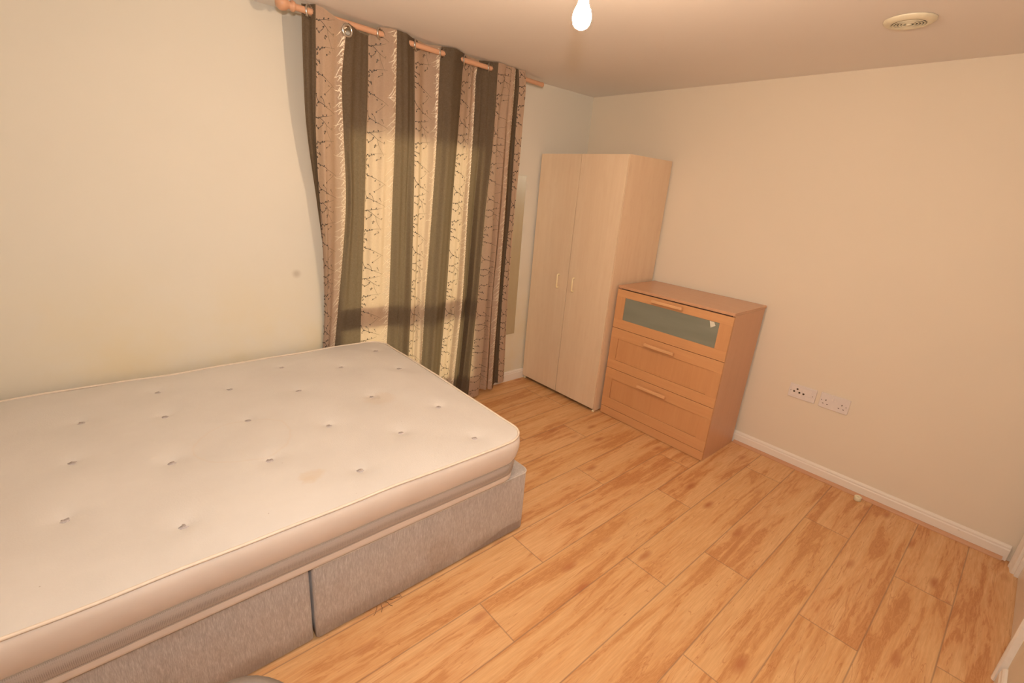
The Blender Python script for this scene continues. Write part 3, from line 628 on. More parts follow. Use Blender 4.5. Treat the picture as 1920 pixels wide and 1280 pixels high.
ZL = [2.40, 2.30, 2.10, 1.85, 1.5, 1.15, .8, .55, .3, .05]
KEYS = [
(0.0, [(-2.412, -0.203), (-2.415, -0.203), (-2.415, -0.186), (-2.403, -0.156), (-2.357, -0.118), (-2.312, -0.07), (-2.293, -0.024), (-2.309, -0.019), (-2.327, -0.019), (-2.344, -0.019)]),
(0.45, [(-2.381, -0.222), (-2.386, -0.223), (-2.389, -0.206), (-2.383, -0.177), (-2.355, -0.139), (-2.315, -0.086), (-2.297, -0.033), (-2.312, -0.026), (-2.33, -0.026), (-2.347, -0.026)]),
(1.0, [(-2.361, -0.251), (-2.366, -0.251), (-2.368, -0.233), (-2.37, -0.199), (-2.355, -0.157), (-2.33, -0.099), (-2.322, -0.041), (-2.343, -0.032), (-2.367, -0.032), (-2.391, -0.032)]),
(1.45, [(-2.3, -0.252), (-2.309, -0.252), (-2.321, -0.238), (-2.323, -0.213), (-2.318, -0.179), (-2.305, -0.115), (-2.299, -0.05), (-2.319, -0.04), (-2.342, -0.04), (-2.365, -0.04)]),
(1.75, [(-2.242, -0.24), (-2.256, -0.241), (-2.271, -0.222), (-2.262, -0.186), (-2.25, -0.143), (-2.252, -0.089), (-2.264, -0.035), (-2.292, -0.028), (-2.323, -0.028), (-2.355, -0.028)]),
(2.0, [(-2.193, -0.242), (-2.217, -0.243), (-2.237, -0.222), (-2.221, -0.178), (-2.202, -0.129), (-2.215, -0.078), (-2.237, -0.029), (-2.266, -0.023), (-2.296, -0.023), (-2.327, -0.023)]),
(2.3, [(-2.163, -0.228), (-2.175, -0.229), (-2.188, -0.216), (-2.189, -0.192), (-2.177, -0.161), (-2.18, -0.102), (-2.193, -0.043), (-2.221, -0.034), (-2.254, -0.034), (-2.287, -0.034)]),
(2.6, [(-2.118, -0.205), (-2.126, -0.205), (-2.132, -0.191), (-2.134, -0.167), (-2.132, -0.136), (-2.135, -0.083), (-2.143, -0.032), (-2.166, -0.025), (-2.192, -0.025), (-2.218, -0.025)]),
(3.0, [(-2.066, -0.177), (-2.069, -0.177), (-2.073, -0.169), (-2.084, -0.159), (-2.091, -0.139), (-2.086, -0.086), (-2.082, -0.033), (-2.091, -0.026), (-2.104, -0.026), (-2.117, -0.026)]),
(3.4, [(-2.012, -0.207), (-2.018, -0.208), (-2.023, -0.198), (-2.025, -0.181), (-2.032, -0.157), (-2.022, -0.099), (-2.014, -0.041), (-2.027, -0.032), (-2.044, -0.032), (-2.061, -0.032)]),
(4.0, [(-1.932, -0.241), (-1.933, -0.241), (-1.929, -0.227), (-1.922, -0.202), (-1.925, -0.171), (-1.91, -0.11), (-1.897, -0.05), (-1.907, -0.037), (-1.925, -0.037), (-1.943, -0.037)]),
(4.45, [(-1.872, -0.225), (-1.87, -0.225), (-1.858, -0.209), (-1.844, -0.18), (-1.84, -0.146), (-1.835, -0.112), (-1.832, -0.08), (-1.84, -0.07), (-1.849, -0.064), (-1.858, -0.057)]),
(5.0, [(-1.793, -0.179), (-1.79, -0.179), (-1.783, -0.174), (-1.778, -0.167), (-1.775, -0.154), (-1.774, -0.138), (-1.775, -0.122), (-1.783, -0.117), (-1.791, -0.111), (-1.798, -0.106)]),
(5.4, [(-1.7, -0.145), (-1.704, -0.145), (-1.702, -0.142), (-1.701, -0.14), (-1.704, -0.132), (-1.704, -0.114), (-1.706, -0.096), (-1.718, -0.092), (-1.73, -0.092), (-1.743, -0.092)]),
(5.75, [(-1.658, -0.164), (-1.661, -0.164), (-1.655, -0.159), (-1.652, -0.154), (-1.661, -0.143), (-1.669, -0.126), (-1.675, -0.109), (-1.683, -0.106), (-1.691, -0.106), (-1.7, -0.106)]),
(6.0, [(-1.613, -0.182), (-1.626, -0.183), (-1.628, -0.179), (-1.63, -0.172), (-1.64, -0.161), (-1.65, -0.145), (-1.661, -0.13), (-1.674, -0.129), (-1.689, -0.129), (-1.704, -0.129)]),
(6.5, [(-1.552, -0.221), (-1.567, -0.222), (-1.569, -0.215), (-1.569, -0.203), (-1.575, -0.186), (-1.583, -0.172), (-1.594, -0.161), (-1.608, -0.16), (-1.623, -0.16), (-1.638, -0.16)]),
(7.0, [(-1.437, -0.173), (-1.452, -0.174), (-1.455, -0.167), (-1.457, -0.155), (-1.464, -0.139), (-1.467, -0.122), (-1.471, -0.104), (-1.486, -0.102), (-1.502, -0.102), (-1.519, -0.102)]),
(7.4, [(-1.361, -0.14), (-1.377, -0.141), (-1.38, -0.137), (-1.385, -0.13), (-1.394, -0.121), (-1.392, -0.103), (-1.39, -0.082), (-1.409, -0.079), (-1.43, -0.079), (-1.451, -0.079)]),
(8.0, [(-1.297, -0.132), (-1.321, -0.134), (-1.323, -0.137), (-1.335, -0.146), (-1.352, -0.15), (-1.347, -0.134), (-1.343, -0.117), (-1.361, -0.115), (-1.38, -0.115), (-1.399, -0.115)]),
(8.3, [(-1.258, -0.156), (-1.297, -0.158), (-1.29, -0.15), (-1.283, -0.134), (-1.283, -0.118), (-1.279, -0.099), (-1.274, -0.078), (-1.288, -0.075), (-1.306, -0.075), (-1.323, -0.075)]),
(8.6, [(-1.227, -0.175), (-1.248, -0.176), (-1.248, -0.172), (-1.251, -0.166), (-1.261, -0.157), (-1.263, -0.141), (-1.265, -0.126), (-1.28, -0.124), (-1.297, -0.124), (-1.313, -0.124)]),
(9.0, [(-1.196, -0.199), (-1.2, -0.199), (-1.199, -0.195), (-1.206, -0.19), (-1.223, -0.182), (-1.225, -0.168), (-1.229, -0.157), (-1.242, -0.155), (-1.256, -0.155), (-1.27, -0.155)]),
(9.3, [(-1.126, -0.199), (-1.136, -0.2), (-1.161, -0.198), (-1.155, -0.193), (-1.146, -0.186), (-1.139, -0.172), (-1.143, -0.161), (-1.145, -0.16), (-1.148, -0.16), (-1.161, -0.16)]),
(9.36, [(-1.12, -0.186), (-1.131, -0.187), (-1.151, -0.179), (-1.133, -0.16), (-1.116, -0.143), (-1.107, -0.126), (-1.105, -0.109), (-1.107, -0.106), (-1.109, -0.106), (-1.122, -0.106)]),
(9.5, [(-1.073, -0.19), (-1.081, -0.191), (-1.088, -0.187), (-1.089, -0.18), (-1.093, -0.171), (-1.09, -0.157), (-1.089, -0.143), (-1.09, -0.142), (-1.089, -0.142), (-1.087, -0.142)]),
(9.56, [(-1.069, -0.179), (-1.077, -0.18), (-1.077, -0.169), (-1.062, -0.143), (-1.051, -0.121), (-1.045, -0.103), (-1.038, -0.082), (-1.035, -0.079), (-1.032, -0.079), (-1.03, -0.079)]),
(9.7, [(-1.061, -0.187), (-1.067, -0.188), (-1.074, -0.183), (-1.069, -0.172), (-1.064, -0.161), (-1.061, -0.145), (-1.062, -0.13), (-1.06, -0.129), (-1.057, -0.129), (-1.059, -0.129)]),
(10.0, [(-1.04, -0.191), (-1.036, -0.19), (-1.036, -0.189), (-1.036, -0.186), (-1.03, -0.182), (-1.023, -0.168), (-1.017, -0.157), (-1.019, -0.155), (-1.021, -0.155), (-1.019, -0.155)]),
(10.15, [(-1.021, -0.178), (-1.01, -0.177), (-1.004, -0.168), (-0.985, -0.146), (-0.967, -0.129), (-0.958, -0.111), (-0.95, -0.091), (-0.949, -0.088), (-0.946, -0.088), (-0.939, -0.088)]),
(11.0, [(-1.005, -0.18), (-0.987, -0.179), (-0.981, -0.17), (-0.962, -0.149), (-0.947, -0.132), (-0.945, -0.114), (-0.938, -0.096), (-0.933, -0.092), (-0.925, -0.092), (-0.914, -0.092)]),
(11.4, [(-0.955, -0.19), (-0.938, -0.189), (-0.937, -0.183), (-0.926, -0.169), (-0.922, -0.157), (-0.909, -0.141), (-0.892, -0.126), (-0.884, -0.124), (-0.876, -0.124), (-0.871, -0.124)]),
]
S_OF = [k[0] for k in KEYS]
def catmull(p0, p1, p2, p3, t):
    return 0.5 * ((2 * p1) + (-p0 + p2) * t + (2 * p0 - 5 * p1 + 4 * p2 - p3) * t * t + (-p0 + 3 * p1 - 3 * p2 + p3) * t * t * t)
def zinterp(row, z):
    # smooth in z over the sample levels
    n = len(ZL)
    if z >= ZL[0]: i = 0
    elif z <= ZL[-1]: i = n - 2
    else:
        i = 0
        while not (ZL[i] >= z >= ZL[i + 1]): i += 1
    t = (ZL[i] - z) / (ZL[i] - ZL[i + 1]); t = max(-0.3, min(1.3, t))
    t = t if (z > ZL[0] or z < ZL[-1]) else t
    g = lambda k: Vector(row[max(0, min(n - 1, k))])
    a, b_ = g(i), g(i + 1)
    m1 = (g(i + 1) - g(i - 1)) / 2 if i > 0 else (b_ - a); m2 = (g(i + 2) - g(i)) / 2 if i < n - 2 else (b_ - a)
    h00 = 2 * t ** 3 - 3 * t * t + 1; h10 = t ** 3 - 2 * t * t + t; h01 = -2 * t ** 3 + 3 * t * t; h11 = t ** 3 - t * t
    return a * h00 + m1 * h10 + b_ * h01 + m2 * h11
ZTOP = [(0.0, 2.392), (0.45, 2.393), (1.0, 2.393), (1.25, 2.388), (1.45, 2.376), (1.75, 2.361), (2.0, 2.358), (2.2, 2.352), (2.6, 2.340), (3.0, 2.342), (3.25, 2.375), (3.4, 2.392), (11.4, 2.393)]
def lin(tab, s):
    if s <= tab[0][0]: return tab[0][1]
    for (a, p), (b_, q) in zip(tab, tab[1:]):
        if s <= b_: return p + (q - p) * (s - a) / (b_ - a)
    return tab[-1][1]
HEM = [(0, 0.05), (4, 0.05), (7, 0.035), (8, 0.035), (9, 0.03), (9.3, 0.022), (9.34, 0.05), (9.56, 0.055), (10, 0.04), (10.15, 0.06), (11, 0.055), (11.4, 0.075)]
def cloth(s, z):
    k = 0
    while k < len(S_OF) - 2 and s > S_OF[k + 1]: k += 1
    t = (s - S_OF[k]) / (S_OF[k + 1] - S_OF[k])
    P = [zinterp(KEYS[max(0, min(len(KEYS) - 1, k + d))][1], z) for d in (-1, 0, 1, 2)]
    # centripetal-like guard: flatten overshoot by blending with straight line
    c = Vector([catmull(P[0][j], P[1][j], P[2][j], P[3][j], t) for j in range(2)]); l = P[1].lerp(P[2], t)
    sm = t * t * (3 - 2 * t); c2 = Vector((l.x, P[1].y + (P[2].y - P[1].y) * sm))
    q = c.lerp(c2, 0.6)
    # fine secondary ripples
    rp = (0.0085 * math.sin(s * 8.3 + 0.9 * math.sin(z * 1.9)) + 0.0045 * math.sin(s * 19.0 + 1.2 * math.sin(z * 1.3 + s))) * min(1, (2.4 - z) * 1.2 + 0.25)
    if q.x < -1.85: rp *= min(1, max(0.3, (z - 0.5) * 1.5))
    y = q.y + rp
    y = min(y, -0.008)
    if z < 0.1: y = min(y, -0.024)
    return Vector((q.x, y, z))
def cnorm(s, z):
    a = cloth(min(11.4, s + 0.01), z) - cloth(max(0, s - 0.01), z); b_ = cloth(s, min(2.39, z + 0.01)) - cloth(s, z - 0.01)
    n = a.cross(b_); n.normalize()
    return n if n.y < 0 else n     # room side is a x up -> -y for a running +x
def curtain_mats():
    def cl(name, c1, c2, trans, tcol):
        mt, nt, b = newmat(name); nt.nodes.remove(b)
        v = coords(nt, (1, 1, 0.25)); f = mathn(nt, 'ADD', mathn(nt, 'MULTIPLY', noise(nt, v, 320, 2, 0.7), 0.5), mathn(nt, 'MULTIPLY', noise(nt, coords(nt, (0.3, 0.3, 1)), 300, 2, 0.7), 0.5))
        col = ramp(nt, f, [(0.38, c1), (0.62, c2)])
        df = N(nt, 'ShaderNodeBsdfDiffuse'); tl = N(nt, 'ShaderNodeBsdfTranslucent'); mx = N(nt, 'ShaderNodeMixShader', inp={0: trans})
        L(nt, col, df.inputs[0]); L(nt, mix(nt, 0.75, col, tcol), tl.inputs[0])
        L(nt, df.outputs[0], mx.inputs[1]); L(nt, tl.outputs[0], mx.inputs[2])
        sh = N(nt, 'ShaderNodeBsdfSheen', inp={'Roughness': 0.4}) if False else None
        bp = N(nt, 'ShaderNodeBump', inp={'Strength': 0.25, 'Distance': 0.002}); L(nt, f, bp.inputs['Height']); L(nt, bp.outputs[0], df.inputs['Normal'])
        L(nt, mx.outputs[0], nt.nodes['Material Output'].inputs[0]); return mt
    be = cl('beige_curtain_stripe', (0.50, 0.37, 0.285), (0.57, 0.43, 0.335), 0.40, (0.90, 0.70, 0.42))
    dk = cl('olive_curtain_stripe', (0.125, 0.095, 0.066), (0.180, 0.142, 0.103), 0.32, (0.30, 0.215, 0.11))
    bl = plain('black_embroidery', (0.055, 0.045, 0.032), 0.6, bstr=0)
    cr = plain('cream_embroidery', (0.86, 0.76, 0.58), 0.35, bstr=0)
    br = plain('faded_brown_embroidery', (0.23, 0.17, 0.105), 0.6, bstr=0)
    return [be, dk, bl, cr, br]
EYE = [(0.45, 2.358, True), (2.02, 2.322, False), (3.4, 2.358, True), (5.02, 2.358, True), (6.03, 2.358, True), (7.02, 2.358, True), (8.58, 2.358, True)]
def curtain():
    t = thing('curtain', 'striped olive and beige eyelet curtain with embroidered twigs, hanging over the tall window', 'curtain', (0, 0, 0))
    ss = []; 
    for a, b_ in zip(S_OF, S_OF[1:]):
        n = max(2, int(round((b_ - a) / 0.03)))
        ss += [a + (b_ - a) * i / n for i in range(n)]
    ss.append(S_OF[-1])
    nz = 150; ns = len(ss)
    vs, fs, mi = [], [], []
    for j in range(nz + 1):
        q = j / nz; q = q ** 1.25      # denser rows near the top
        for s in ss:
            zt_, zb_ = lin(ZTOP, s), lin(HEM, s)
            z = zt_ + (zb_ - zt_) * q; vs.append(tuple(cloth(s, z)))
    rings = []
    for s, z, on in EYE:
        c = cloth(s, z)
        if on: c = Vector((c.x, rod_y(c.x), RZ + 0.006 * (-1.5 - c.x)))
        rings.append((c, s, z, on))
    for j in range(nz):
        for i in range(ns - 1):
            k = j * ns + i; sm = (ss[i] + ss[i + 1]) / 2
            c = (Vector(vs[k]) + Vector(vs[k + ns + 1])) / 2
            cut = False
            if j < 25:
                for rc, s_, z_, on in rings:
                    if abs(sm - s_) < 0.6 and (c - rc).length < (0.022 if not on else 0.024): cut = True
            if cut: continue
            fs.append((k, k + 1, k + ns + 1, k + ns)); mi.append(1 if int(sm) % 2 == 0 else 0)
    # embroidery ribbons
    def ribbon(pts, w0, w1, m_, base, zr):
        # pts in (a, v): a across the stripe 0..1, v down the repeat 0..1
        P = []
        for (a0, v0), (a1, v1) in zip(pts, pts[1:]):
            for k in range(4): P.append((a0 + (a1 - a0) * k / 4, v0 + (v1 - v0) * k / 4))
        P.append(pts[-1])
        pos = []
        for a_, v_ in P:
            s = base + a_; z = zr - v_ * REP
            if s > 11.38 or s < 0.02 or z < lin(HEM, s) + 0.006 or z > lin(ZTOP, s) - 0.008: pos.append(None); continue
            pos.append((cloth(s, z), cnorm(s, z)))
        last = None
        for i, q in enumerate(pos):
            if q is None: last = None; continue
            if i + 1 < len(pos) and pos[i + 1]: tdir = pos[i + 1][0] - q[0]
            elif i and pos[i - 1]: tdir = q[0] - pos[i - 1][0]
            else: continue
            if tdir.length < 1e-6: continue
            side = tdir.normalized().cross(q[1]).normalized(); w_ = (w0 + (w1 - w0) * i / len(pos)) / 2
            c = q[0] + q[1] * 0.0016
            k = len(vs); vs.append(tuple(c - side * w_)); vs.append(tuple(c + side * w_))
            if last is not None: fs.append((last, last + 1, k + 1, k)); mi.append(m_)
            last = k
    def blob(a_, v_, r, m_, base, zr, squash=0.7):
        s = base + a_; z = zr - v_ * REP
        if s > 11.37 or s < 0.03 or z < lin(HEM, s) + 0.01 or z > lin(ZTOP, s) - 0.012: return
        c = cloth(s, z); n = cnorm(s, z); e = Vector((0, 0, 1)).cross(n).normalized(); up = n.cross(e)
        k = len(vs); ro = rgx.random() * 3
        for q in range(6):
            an = ro + q * PI / 3; rr = r * (1.0 if q % 3 == 0 else squash * 0.75)
            vs.append(tuple(c + n * 0.0018 + e * rr * math.cos(an) + up * rr * math.sin(an)))
        fs.append(tuple(k + q for q in range(6))); mi.append(m_)
    rgx = random.Random(4)
    REP = 0.425
    BL = [  # (points, start width mm, end width mm, dark-to-faded)
        ([(0.0, -.055), (.07, -.045), (.15, -.028)], 3.4, 3.0, 2), ([(.13, -.055), (.165, -.03), (.175, -.01)], 4.5, 3.0, 2), ([(0, -.01), (.06, .012)], 8, 3, 2),
        ([(0, .07), (.12, .085), (.28, .11), (.42, .135)], 3.0, 2.2, 2), ([(.42, .135), (.55, .165), (.72, .21)], 2.2, 1.4, 4), ([(.62, .20), (.55, .235), (.45, .275), (.32, .30)], 1.8, 1.8, 4), ([(0, .12), (.05, .14)], 5, 2.5, 2),
        ([(0, .30), (.06, .35), (.14, .38), (.30, .41), (.42, .43)], 3.0, 2.4, 2), ([(.42, .43), (.55, .455), (.72, .49)], 2.2, 1.3, 4), ([(.22, .33), (.30, .36), (.33, .41)], 2.0, 2.0, 2), ([(.52, .38), (.58, .43)], 3.0, 2.0, 4), ([(.05, .41), (.09, .395), (.14, .38)], 3.0, 2.5, 2),
        ([(.02, .555), (.14, .555), (.30, .54), (.45, .535)], 2.6, 2.0, 2), ([(.45, .535), (.62, .51)], 2.0, 1.2, 4),
        ([(.14, .545), (.26, .58), (.36, .61), (.46, .64)], 2.6, 2.0, 2), ([(.46, .64), (.62, .68)], 2.0, 1.2, 4), ([(.30, .60), (.26, .635), (.17, .665), (.08, .66), (.02, .65)], 2.6, 2.2, 2), ([(.42, .63), (.46, .70), (.52, .76), (.60, .83)], 1.8, 1.2, 4),
        ([(.30, .70), (.36, .715), (.42, .70)], 3.4, 2.0, 4), ([(0, .845), (.10, .83), (.22, .835), (.35, .81)], 2.6, 2.0, 2), ([(.35, .81), (.55, .805), (.68, .80)], 1.6, 1.0, 4), ([(.38, .90), (.46, .875), (.54, .865)], 2.4, 1.8, 4), ([(.03, .89), (.08, .87), (.1, .89)], 3.0, 2.0, 2)]
    BUD = [(.10, .075), (.14, .095), (.27, .10), (.38, .155), (.52, .20), (.36, .30), (.0, .30), (.05, .425), (.14, .39), (.34, .425), (.45, .43), (.22, .33), (.53, .385), (.03, .555), (.12, .56), (.28, .53), (.44, .52), (.27, .615), (.04, .645), (.13, .675), (.36, .70), (.33, .725), (.04, .85), (.10, .825), (.17, .845), (.24, .82), (.31, .82), (.05, .895), (.42, .885), (.52, .85), (.60, .66), (.50, .60)]
    for base in (1, 3, 5, 7, 9, 11):
        zr = 2.52 + 0.13 * ((base * 0.37) % 1)
        while zr > 0:
            for pts, w0, w1, m_ in BL: ribbon(pts, w0 / 1000, w1 / 1000, m_, base, zr)
            for a_, v_ in BUD: blob(a_ , v_, 0.0060, 2 if a_ < 0.45 else 4, base, zr)
            zr -= REP
        if base == 11: continue
        z = 2.38
        while z > 0.06:     # cream blossom sprigs down the right edge of each beige stripe
            ln = rgx.uniform(.16, .34); v0 = 0; dv = rgx.uniform(-.06, .10)
            zz = z
            ribbon([(0.99, 0), (0.93, dv * 0.3 - .02), (0.99 - ln * .7, dv), (0.99 - ln, dv * 1.4)], 0.0040, 0.0012, 3, base, zz)
            ribbon([(0.95, 0), (0.90, .03), (0.86, .05)], 0.0044, 0.0016, 3, base, zz)
            if rgx.random() < .6: ribbon([(0.97, -.05), (0.9, -.03), (0.87, -.06)], 0.0036, 0.0014, 3, base, zz)
            blob(0.93, .01, 0.0065, 3, base, zz); blob(0.97, .045, 0.005, 3, base, zz)
            z -= rgx.uniform(.026, .05)
    me = bpy.data.meshes.new('curtain_cloth'); me.from_pydata(vs, [], fs)
    o = link('curtain_cloth', me, curtain_mats(), t)
    for p, q in zip(me.polygons, mi): p.material_index = q; p.use_smooth = True
    # light lining turned over at the top hem
    M_ring = plain('brushed_nickel', (0.62, 0.60, 0.56), 0.28, 1.0, bstr=0.0)
    for c, s, z, on in rings:
        n = cnorm(s, z if not on else 2.34)
        if on:   # threaded rings stand across the pole
            ax = Vector((1, (rod_y(-1) - rod_y(-2)), 0)).normalized(); n = (ax * 0.62 + Vector((0, -0.78, 0))).normalized()
            n.z = 0; n.normalize()
        MB().lathe([(0.0205, -0.003), (0.0195, 0.0), (0.0205, 0.003), (0.023, 0.0045), (0.028, 0.004), (0.0315, 0.001), (0.0315, -0.001), (0.028, -0.004), (0.023, -0.0045), (0.0205, -0.003)], c + (n * 0.002 if not on else Vector((0, 0, 0))), 36, n, False).build('eyelet', M_ring, t)
curtain()

# ------------------------------------------------------------------ mirror
def mirror():
    t = thing('wall_mirror', 'narrow frameless wall mirror half hidden behind the curtain edge', 'mirror', (-0.85, -0.006, 1.09))
    mt, nt, b = newmat('silvered_glass')
    L(nt, ramp(nt, noise(nt, coords(nt), 3, 2), [(0.3, (0.66, 0.68, 0.60)), (0.7, (0.70, 0.72, 0.63))]), b.inputs['Base Color']); b.inputs['Metallic'].default_value = 1.0; b.inputs['Roughness'].default_value = 0.06
    MB().box(-0.155, 0.155, -0.003, 0.003, -0.648, 0.645).build('mirror_glass', mt, t, 0.0015)
    M_e = plain('glass_edge', (0.45, 0.6, 0.5), 0.15, bstr=0)
    MB().box(-0.153, 0.153, 0.0035, 0.0055, -0.646, 0.643).build('backing', M_e, t)
mirror()

# ------------------------------------------------------------------ light bulb
def pendant():
    bx, by = -2.205, -1.818
    t = thing('pendant_light', 'lit bare light bulb hanging in its holder from the ceiling', 'light', (bx, by, H))
    mt, nt, b = newmat('glowing_bulb_glass'); nt.nodes.remove(b)
    e = N(nt, 'ShaderNodeEmission', inp={'Color': BULB_COLOR, 'Strength': BULB_STRENGTH}); L(nt, e.outputs[0], nt.nodes['Material Output'].inputs[0])
    zt_ = 2.079 - H
    prof_ = [(0.0, 0.0), (0.010, 0.001), (0.020, 0.006), (0.027, 0.015), (0.0305, 0.028), (0.0295, 0.041), (0.0255, 0.053), (0.020, 0.063), (0.0165, 0.072), (0.0150, 0.082), (0.0148, 0.088)]
    MB().lathe([(r * 0.86, z * 0.9 + zt_) for r, z in prof_], (0, 0, 0), 40).build('bulb', mt, t)
    zc = zt_ + 0.079
    M_br = plain('brass_cap', (0.75, 0.6, 0.35), 0.3, 1.0, bstr=0)
    MB().lathe([(0.0127, zc), (0.0127, zc + 0.020)], (0, 0, 0), 28).build('cap', M_br, t)
    M_w = plain('white_bakelite', (0.78, 0.72, 0.64), 0.35, bstr=0)
    MB().lathe([(0.0148, zc + 0.006), (0.020, zc + 0.007), (0.021, zc + 0.012), (0.020, zc + 0.03), (0.0165, zc + 0.034), (0.0165, zc + 0.055), (0.010, zc + 0.066), (0.004, zc + 0.070)], (0, 0, 0), 28).build('lampholder', M_w, t)
    MB().tube([(0, 0, zc + 0.068), (0, 0, -0.02)], 0.0032, 8).build('cord', M_w, t)
    MB().lathe([(0.006, -0.034), (0.020, -0.026), (0.038, -0.016), (0.041, -0.004), (0.041, 0.0)], (0, 0, 0), 32).build('ceiling_rose', M_w, t)
pendant()

# ------------------------------------------------------------------ ceiling vent
def vent():
    t = thing('ceiling_vent', 'round cream extractor vent with concentric rings on the ceiling', 'vent', (-0.727, -2.227, H))
    M_v = plain('aged_cream_plastic', (0.76, 0.70, 0.52), 0.3, bstr=0, var=0.04)
    R_ = 0.088
    MB().lathe([(R_, -0.001), (R_, -0.004), (R_ - 0.003, -0.008), (R_ - 0.012, -0.014), (R_ - 0.026, -0.017), (R_ - 0.030, -0.015), (R_ - 0.031, -0.001)], (0, 0, 0), 48, cap=False).build('flange', M_v, t)
    MB().lathe([(0.056, -0.0012), (0.056, -0.0018)], (0, 0, 0), 40).build('vent_shade_disc', M_shade, t)  # flat disc painted as the shade behind the rings
    for i, r in enumerate((0.0515, 0.0415, 0.0315, 0.0215)):
        MB().lathe([(r - 0.002, -0.0135), (r - 0.0025, -0.0155), (r, -0.0175), (r + 0.0025, -0.0165), (r + 0.002, -0.0145), (r, -0.0150), (r - 0.002, -0.0135)], (0, 0, 0), 40, cap=False).build('louvre_ring', M_v, t)
    MB().lathe([(0.010, -0.006), (0.011, -0.016), (0.009, -0.019), (0.0, -0.020)], (0, 0, 0), 28).build('hub', M_v, t)
    sp = MB().box(-0.0565, 0.0565, -0.001, 0.001, -0.0150, -0.0135).box(-0.001, 0.001, -0.0565, 0.0565, -0.0150, -0.0135); sp.build('spokes', M_v, t)
vent()

# ------------------------------------------------------------------ socket plates on the right wall
M_plate = plain('white_urea_plate', (0.74, 0.69, 0.66), 0.3, bstr=0, var=0.02)
M_module = plain('white_module', (0.78, 0.72, 0.68), 0.3, bstr=0, var=0.02)
M_hole = plain('dark_socket_hole', (0.06, 0.04, 0.02), 0.6, bstr=0)
def plate(name, label, cat, ya, yb, za, zb):
    t = thing(name, label, cat, (0, (ya + yb) / 2, (za + zb) / 2)); W_, H_ = abs(yb - ya), zb - za
    MB().box(-0.009, -0.0005, -W_ / 2, W_ / 2, -H_ / 2, H_ / 2).build('face_plate', M_plate, t, 0.0022, 3)
    return t, lambda a, b_: (W_ / 2 - a * W_, H_ / 2 - b_ * H_)
def hole_round(P, a, b_, r, t, name='jack', mat=None):
    y, z = P(a, b_); MB().lathe([(r * 1.18, 0), (r * 1.18, 0.0012), (r, 0.0016)], (-0.0088, y, z), 20, (-1, 0, 0)).build(name, M_module, t)
    MB().lathe([(r, 0), (r, 0.0003)], (-0.0105, y, z), 20, (-1, 0, 0)).build(name + '_opening', mat or M_hole, t)
def hole_rect(P, a, b_, w_, h_, t, name='pin_slot'):
    y, z = P(a, b_); MB().box(-0.0094, -0.0088, y - w_ / 2, y + w_ / 2, z - h_ / 2, z + h_ / 2).build(name, M_hole, t)
def sockets():
    t, P = plate('media_socket_plate', 'white wall plate with four round dark aerial jacks, nearer the chest', 'socket plate', -1.986, -2.144, 0.474, 0.565)
    for (a, b_, w_, h_) in ((.29, .50, .38, .62), (.67, .40, .30, .44), (.74, .77, .18, .18)):
        y, z = P(a, b_); MB().box(-0.0098, -0.0088, y - w_ * .158 / 2, y + w_ * .158 / 2, z - h_ * .091 / 2, z + h_ * .091 / 2).build('module', M_module, t, 0.0008)
    for a, b_ in ((.205, .53), (.307, .32), (.406, .54), (.56, .55)): hole_round(P, a, b_, 0.0062, t)
    for a, b_ in ((.072, .5), (.886, .53)):
        y, z = P(a, b_); MB().lathe([(0.0026, 0), (0.002, 0.0008)], (-0.0088, y, z), 12, (-1, 0, 0)).build('screw', M_hole, t)
    t, P = plate('power_socket', 'white double power socket with two switches, nearer the door', 'power socket', -2.168, -2.327, 0.472, 0.568)
    for ea, eb, la, na, lb in ((.213, .45, .136, .288, .705), (.765, .465, .683, .842, .715)):
        hole_rect(P, ea, eb, 0.0048, 0.0085, t); hole_rect(P, la, lb, 0.0078, 0.0045, t); hole_rect(P, na, lb, 0.0078, 0.0045, t)
    for a in (.43, .525):
        y, z = P(a, .27); o = MB().box(-0.0135, -0.0088, y - 0.0055, y + 0.0055, z - 0.0105, z + 0.0105).build('rocker_switch', M_module, t, 0.0015)
    for a, b_ in ((.06, .5), (.91, .52)):
        y, z = P(a, b_); MB().lathe([(0.0028, 0), (0.002, 0.0008)], (-0.0088, y, z), 12, (-1, 0, 0)).build('screw', M_hole, t)
sockets()

# ------------------------------------------------------------------ small things on the floor
ds = thing('plastic_cap', 'small cream plastic cap lying on the floor against the right skirting', 'cap', (-0.068, -2.520, 0))
M_cap = plain('cream_cap_plastic', (0.80, 0.73, 0.52), 0.4, bstr=0)
MB().lathe([(0.017, 0), (0.019, 0.002), (0.019, 0.024), (0.017, 0.027), (0.011, 0.027), (0.0105, 0.020), (0.0, 0.020)], (0, 0, 0), 28).build('cap_body', M_cap, ds)
MB().lathe([(0.006, 0.0), (0.006, 0.0025), (0.0, 0.0035)], (0, 0, 0.020), 16).build('cap_screw', plain('dull_screw', (0.5, 0.45, 0.3), 0.5, 0.5), ds)
th = MB(); rg = random.Random(9)
for k in range(4):
    x = -2.69 + 0.018 * k; y = -1.488; a = -1.9 + 0.5 * k; pts = [(x, y, 0.006)]
    for q in range(7):
        a += rg.uniform(-0.45, 0.45); x += 0.0065 * math.cos(a); y += -abs(0.0055 * math.sin(a)); pts.append((x, y, 0.003 + 0.003 * math.sin(q * 1.1 + k)))
    th.tube(pts, 0.0009, 5)
setp(th.build('loose_threads', plain('dark_thread', (0.07, 0.05, 0.03), 0.8, bstr=0)), 'loose dark threads sticking out from under the divan base', 'threads')

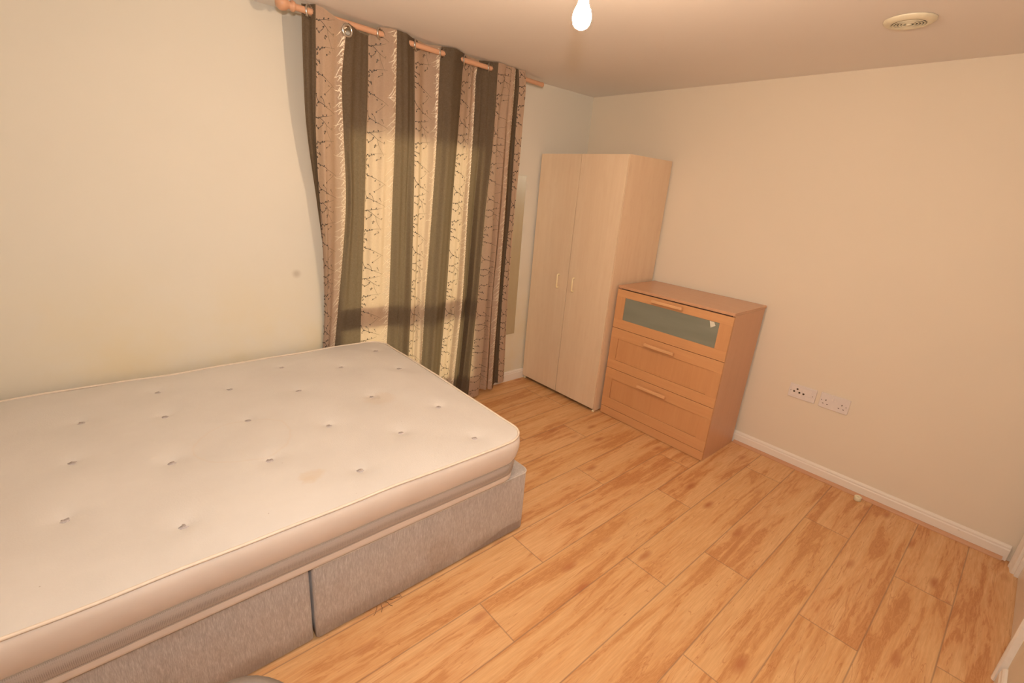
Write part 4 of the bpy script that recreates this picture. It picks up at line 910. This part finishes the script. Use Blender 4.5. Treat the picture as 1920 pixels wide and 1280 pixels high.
# ------------------------------------------------------------------ office chair (only the top of its back shows)
def chair():
    cx_, cy_ = -3.282, -2.410
    t = thing('office_chair', 'grey mesh-backed office chair, only its rounded back top in view below the bed', 'chair', (cx_, cy_, 0))
    M_rim = plain('taupe_plastic_rim', (0.15, 0.115, 0.09), 0.5, bstr=0.1, nscale=200)
    mt, nt, b = newmat('dark_ribbed_mesh')
    wv = N(nt, 'ShaderNodeTexWave', inp={'Scale': 130.0, 'Distortion': 0.4}); L(nt, coords(nt, rot=(0, 0.9, 0)), wv.inputs['Vector'])
    L(nt, ramp(nt, wv.outputs['Fac'], [(0.2, (0.035, 0.026, 0.02)), (0.8, (0.10, 0.078, 0.06))]), b.inputs['Base Color']); b.inputs['Roughness'].default_value = 0.8
    W_, zb, zt_ = 0.125, 0.42, 0.742; r = 0.10; yb = 0.245
    out = []
    for (cx2, cz2, a0) in ((W_ - r, zt_ - r, 0), (-W_ + r, zt_ - r, PI / 2), (-W_ + 0.08, zb + 0.08, PI), (W_ - 0.08, zb + 0.08, 3 * PI / 2)):
        rr = r if cz2 > 0.6 else 0.08
        for k in range(11): a = a0 + PI / 2 * k / 10; out.append((cx2 + rr * math.cos(a), cz2 + rr * math.sin(a) + (0.012 * math.cos((cx2 + rr * math.cos(a)) / W_ * 1.5) if cz2 > .6 else 0)))
    def bend(x, z): return yb - 0.06 * (x / W_) ** 2 + 0.05 * ((z - zb) / 0.33)
    MB().tube([(x, bend(x, z), z) for x, z in out], 0.015, 10, closed=True).build('back_rim', M_rim, t)
    n = len(out); vs, fs = [], []
    cen = (0, 0.61); steps = 8
    for i in range(steps + 1):
        f = i / steps
        for x, z in out: X, Z = cen[0] + (x - cen[0]) * f, cen[1] + (z - cen[1]) * f; vs.append((X, bend(X, Z) + 0.002, Z))
    for i in range(steps):
        for k in range(n): l = (k + 1) % n; fs.append((i * n + k, i * n + l, (i + 1) * n + l, (i + 1) * n + k))
    o = MB().add(vs, fs, True).build('back_mesh', mt, t); so = o.modifiers.new('thick', 'SOLIDIFY'); so.thickness = 0.004; so.offset = 0
    M_s = plain('dark_seat_fabric', (0.06, 0.05, 0.045), 0.9)
    s = MB().box(-0.23, 0.23, -0.24, 0.20, 0.43, 0.49).build('seat', M_s, t, 0.03, 5)
    MB().tube([(0, 0.262, 0.60), (0, 0.262, 0.50), (0, 0.20, 0.42), (0, 0.0, 0.415)], 0.018, 10).build('back_support', M_rim, t)
    MB().lathe([(0.03, 0.10), (0.03, 0.28), (0.018, 0.285), (0.018, 0.43)], (0, 0, 0), 20).build('gas_column', M_rim, t)
    for k in range(5):
        a = 2 * PI * k / 5 + 0.3; ex, ey = 0.27 * math.cos(a), 0.27 * math.sin(a)
        leg = MB().tube([(0, 0, 0.12), (ex * .6, ey * .6, 0.10), (ex, ey, 0.075)], [0.025, 0.018, 0.013], 10).build('base_arm', M_rim, t)
        d = Vector((-math.sin(a), math.cos(a), 0))
        MB().lathe([(0.012, -0.02), (0.027, -0.018), (0.028, -0.008), (0.028, 0.008), (0.027, 0.018), (0.012, 0.02)], (ex, ey, 0.028), 20, d).tube([(ex, ey, 0.03), (ex, ey, 0.075)], 0.008, 8).build('castor', M_dark2, leg)
chair()
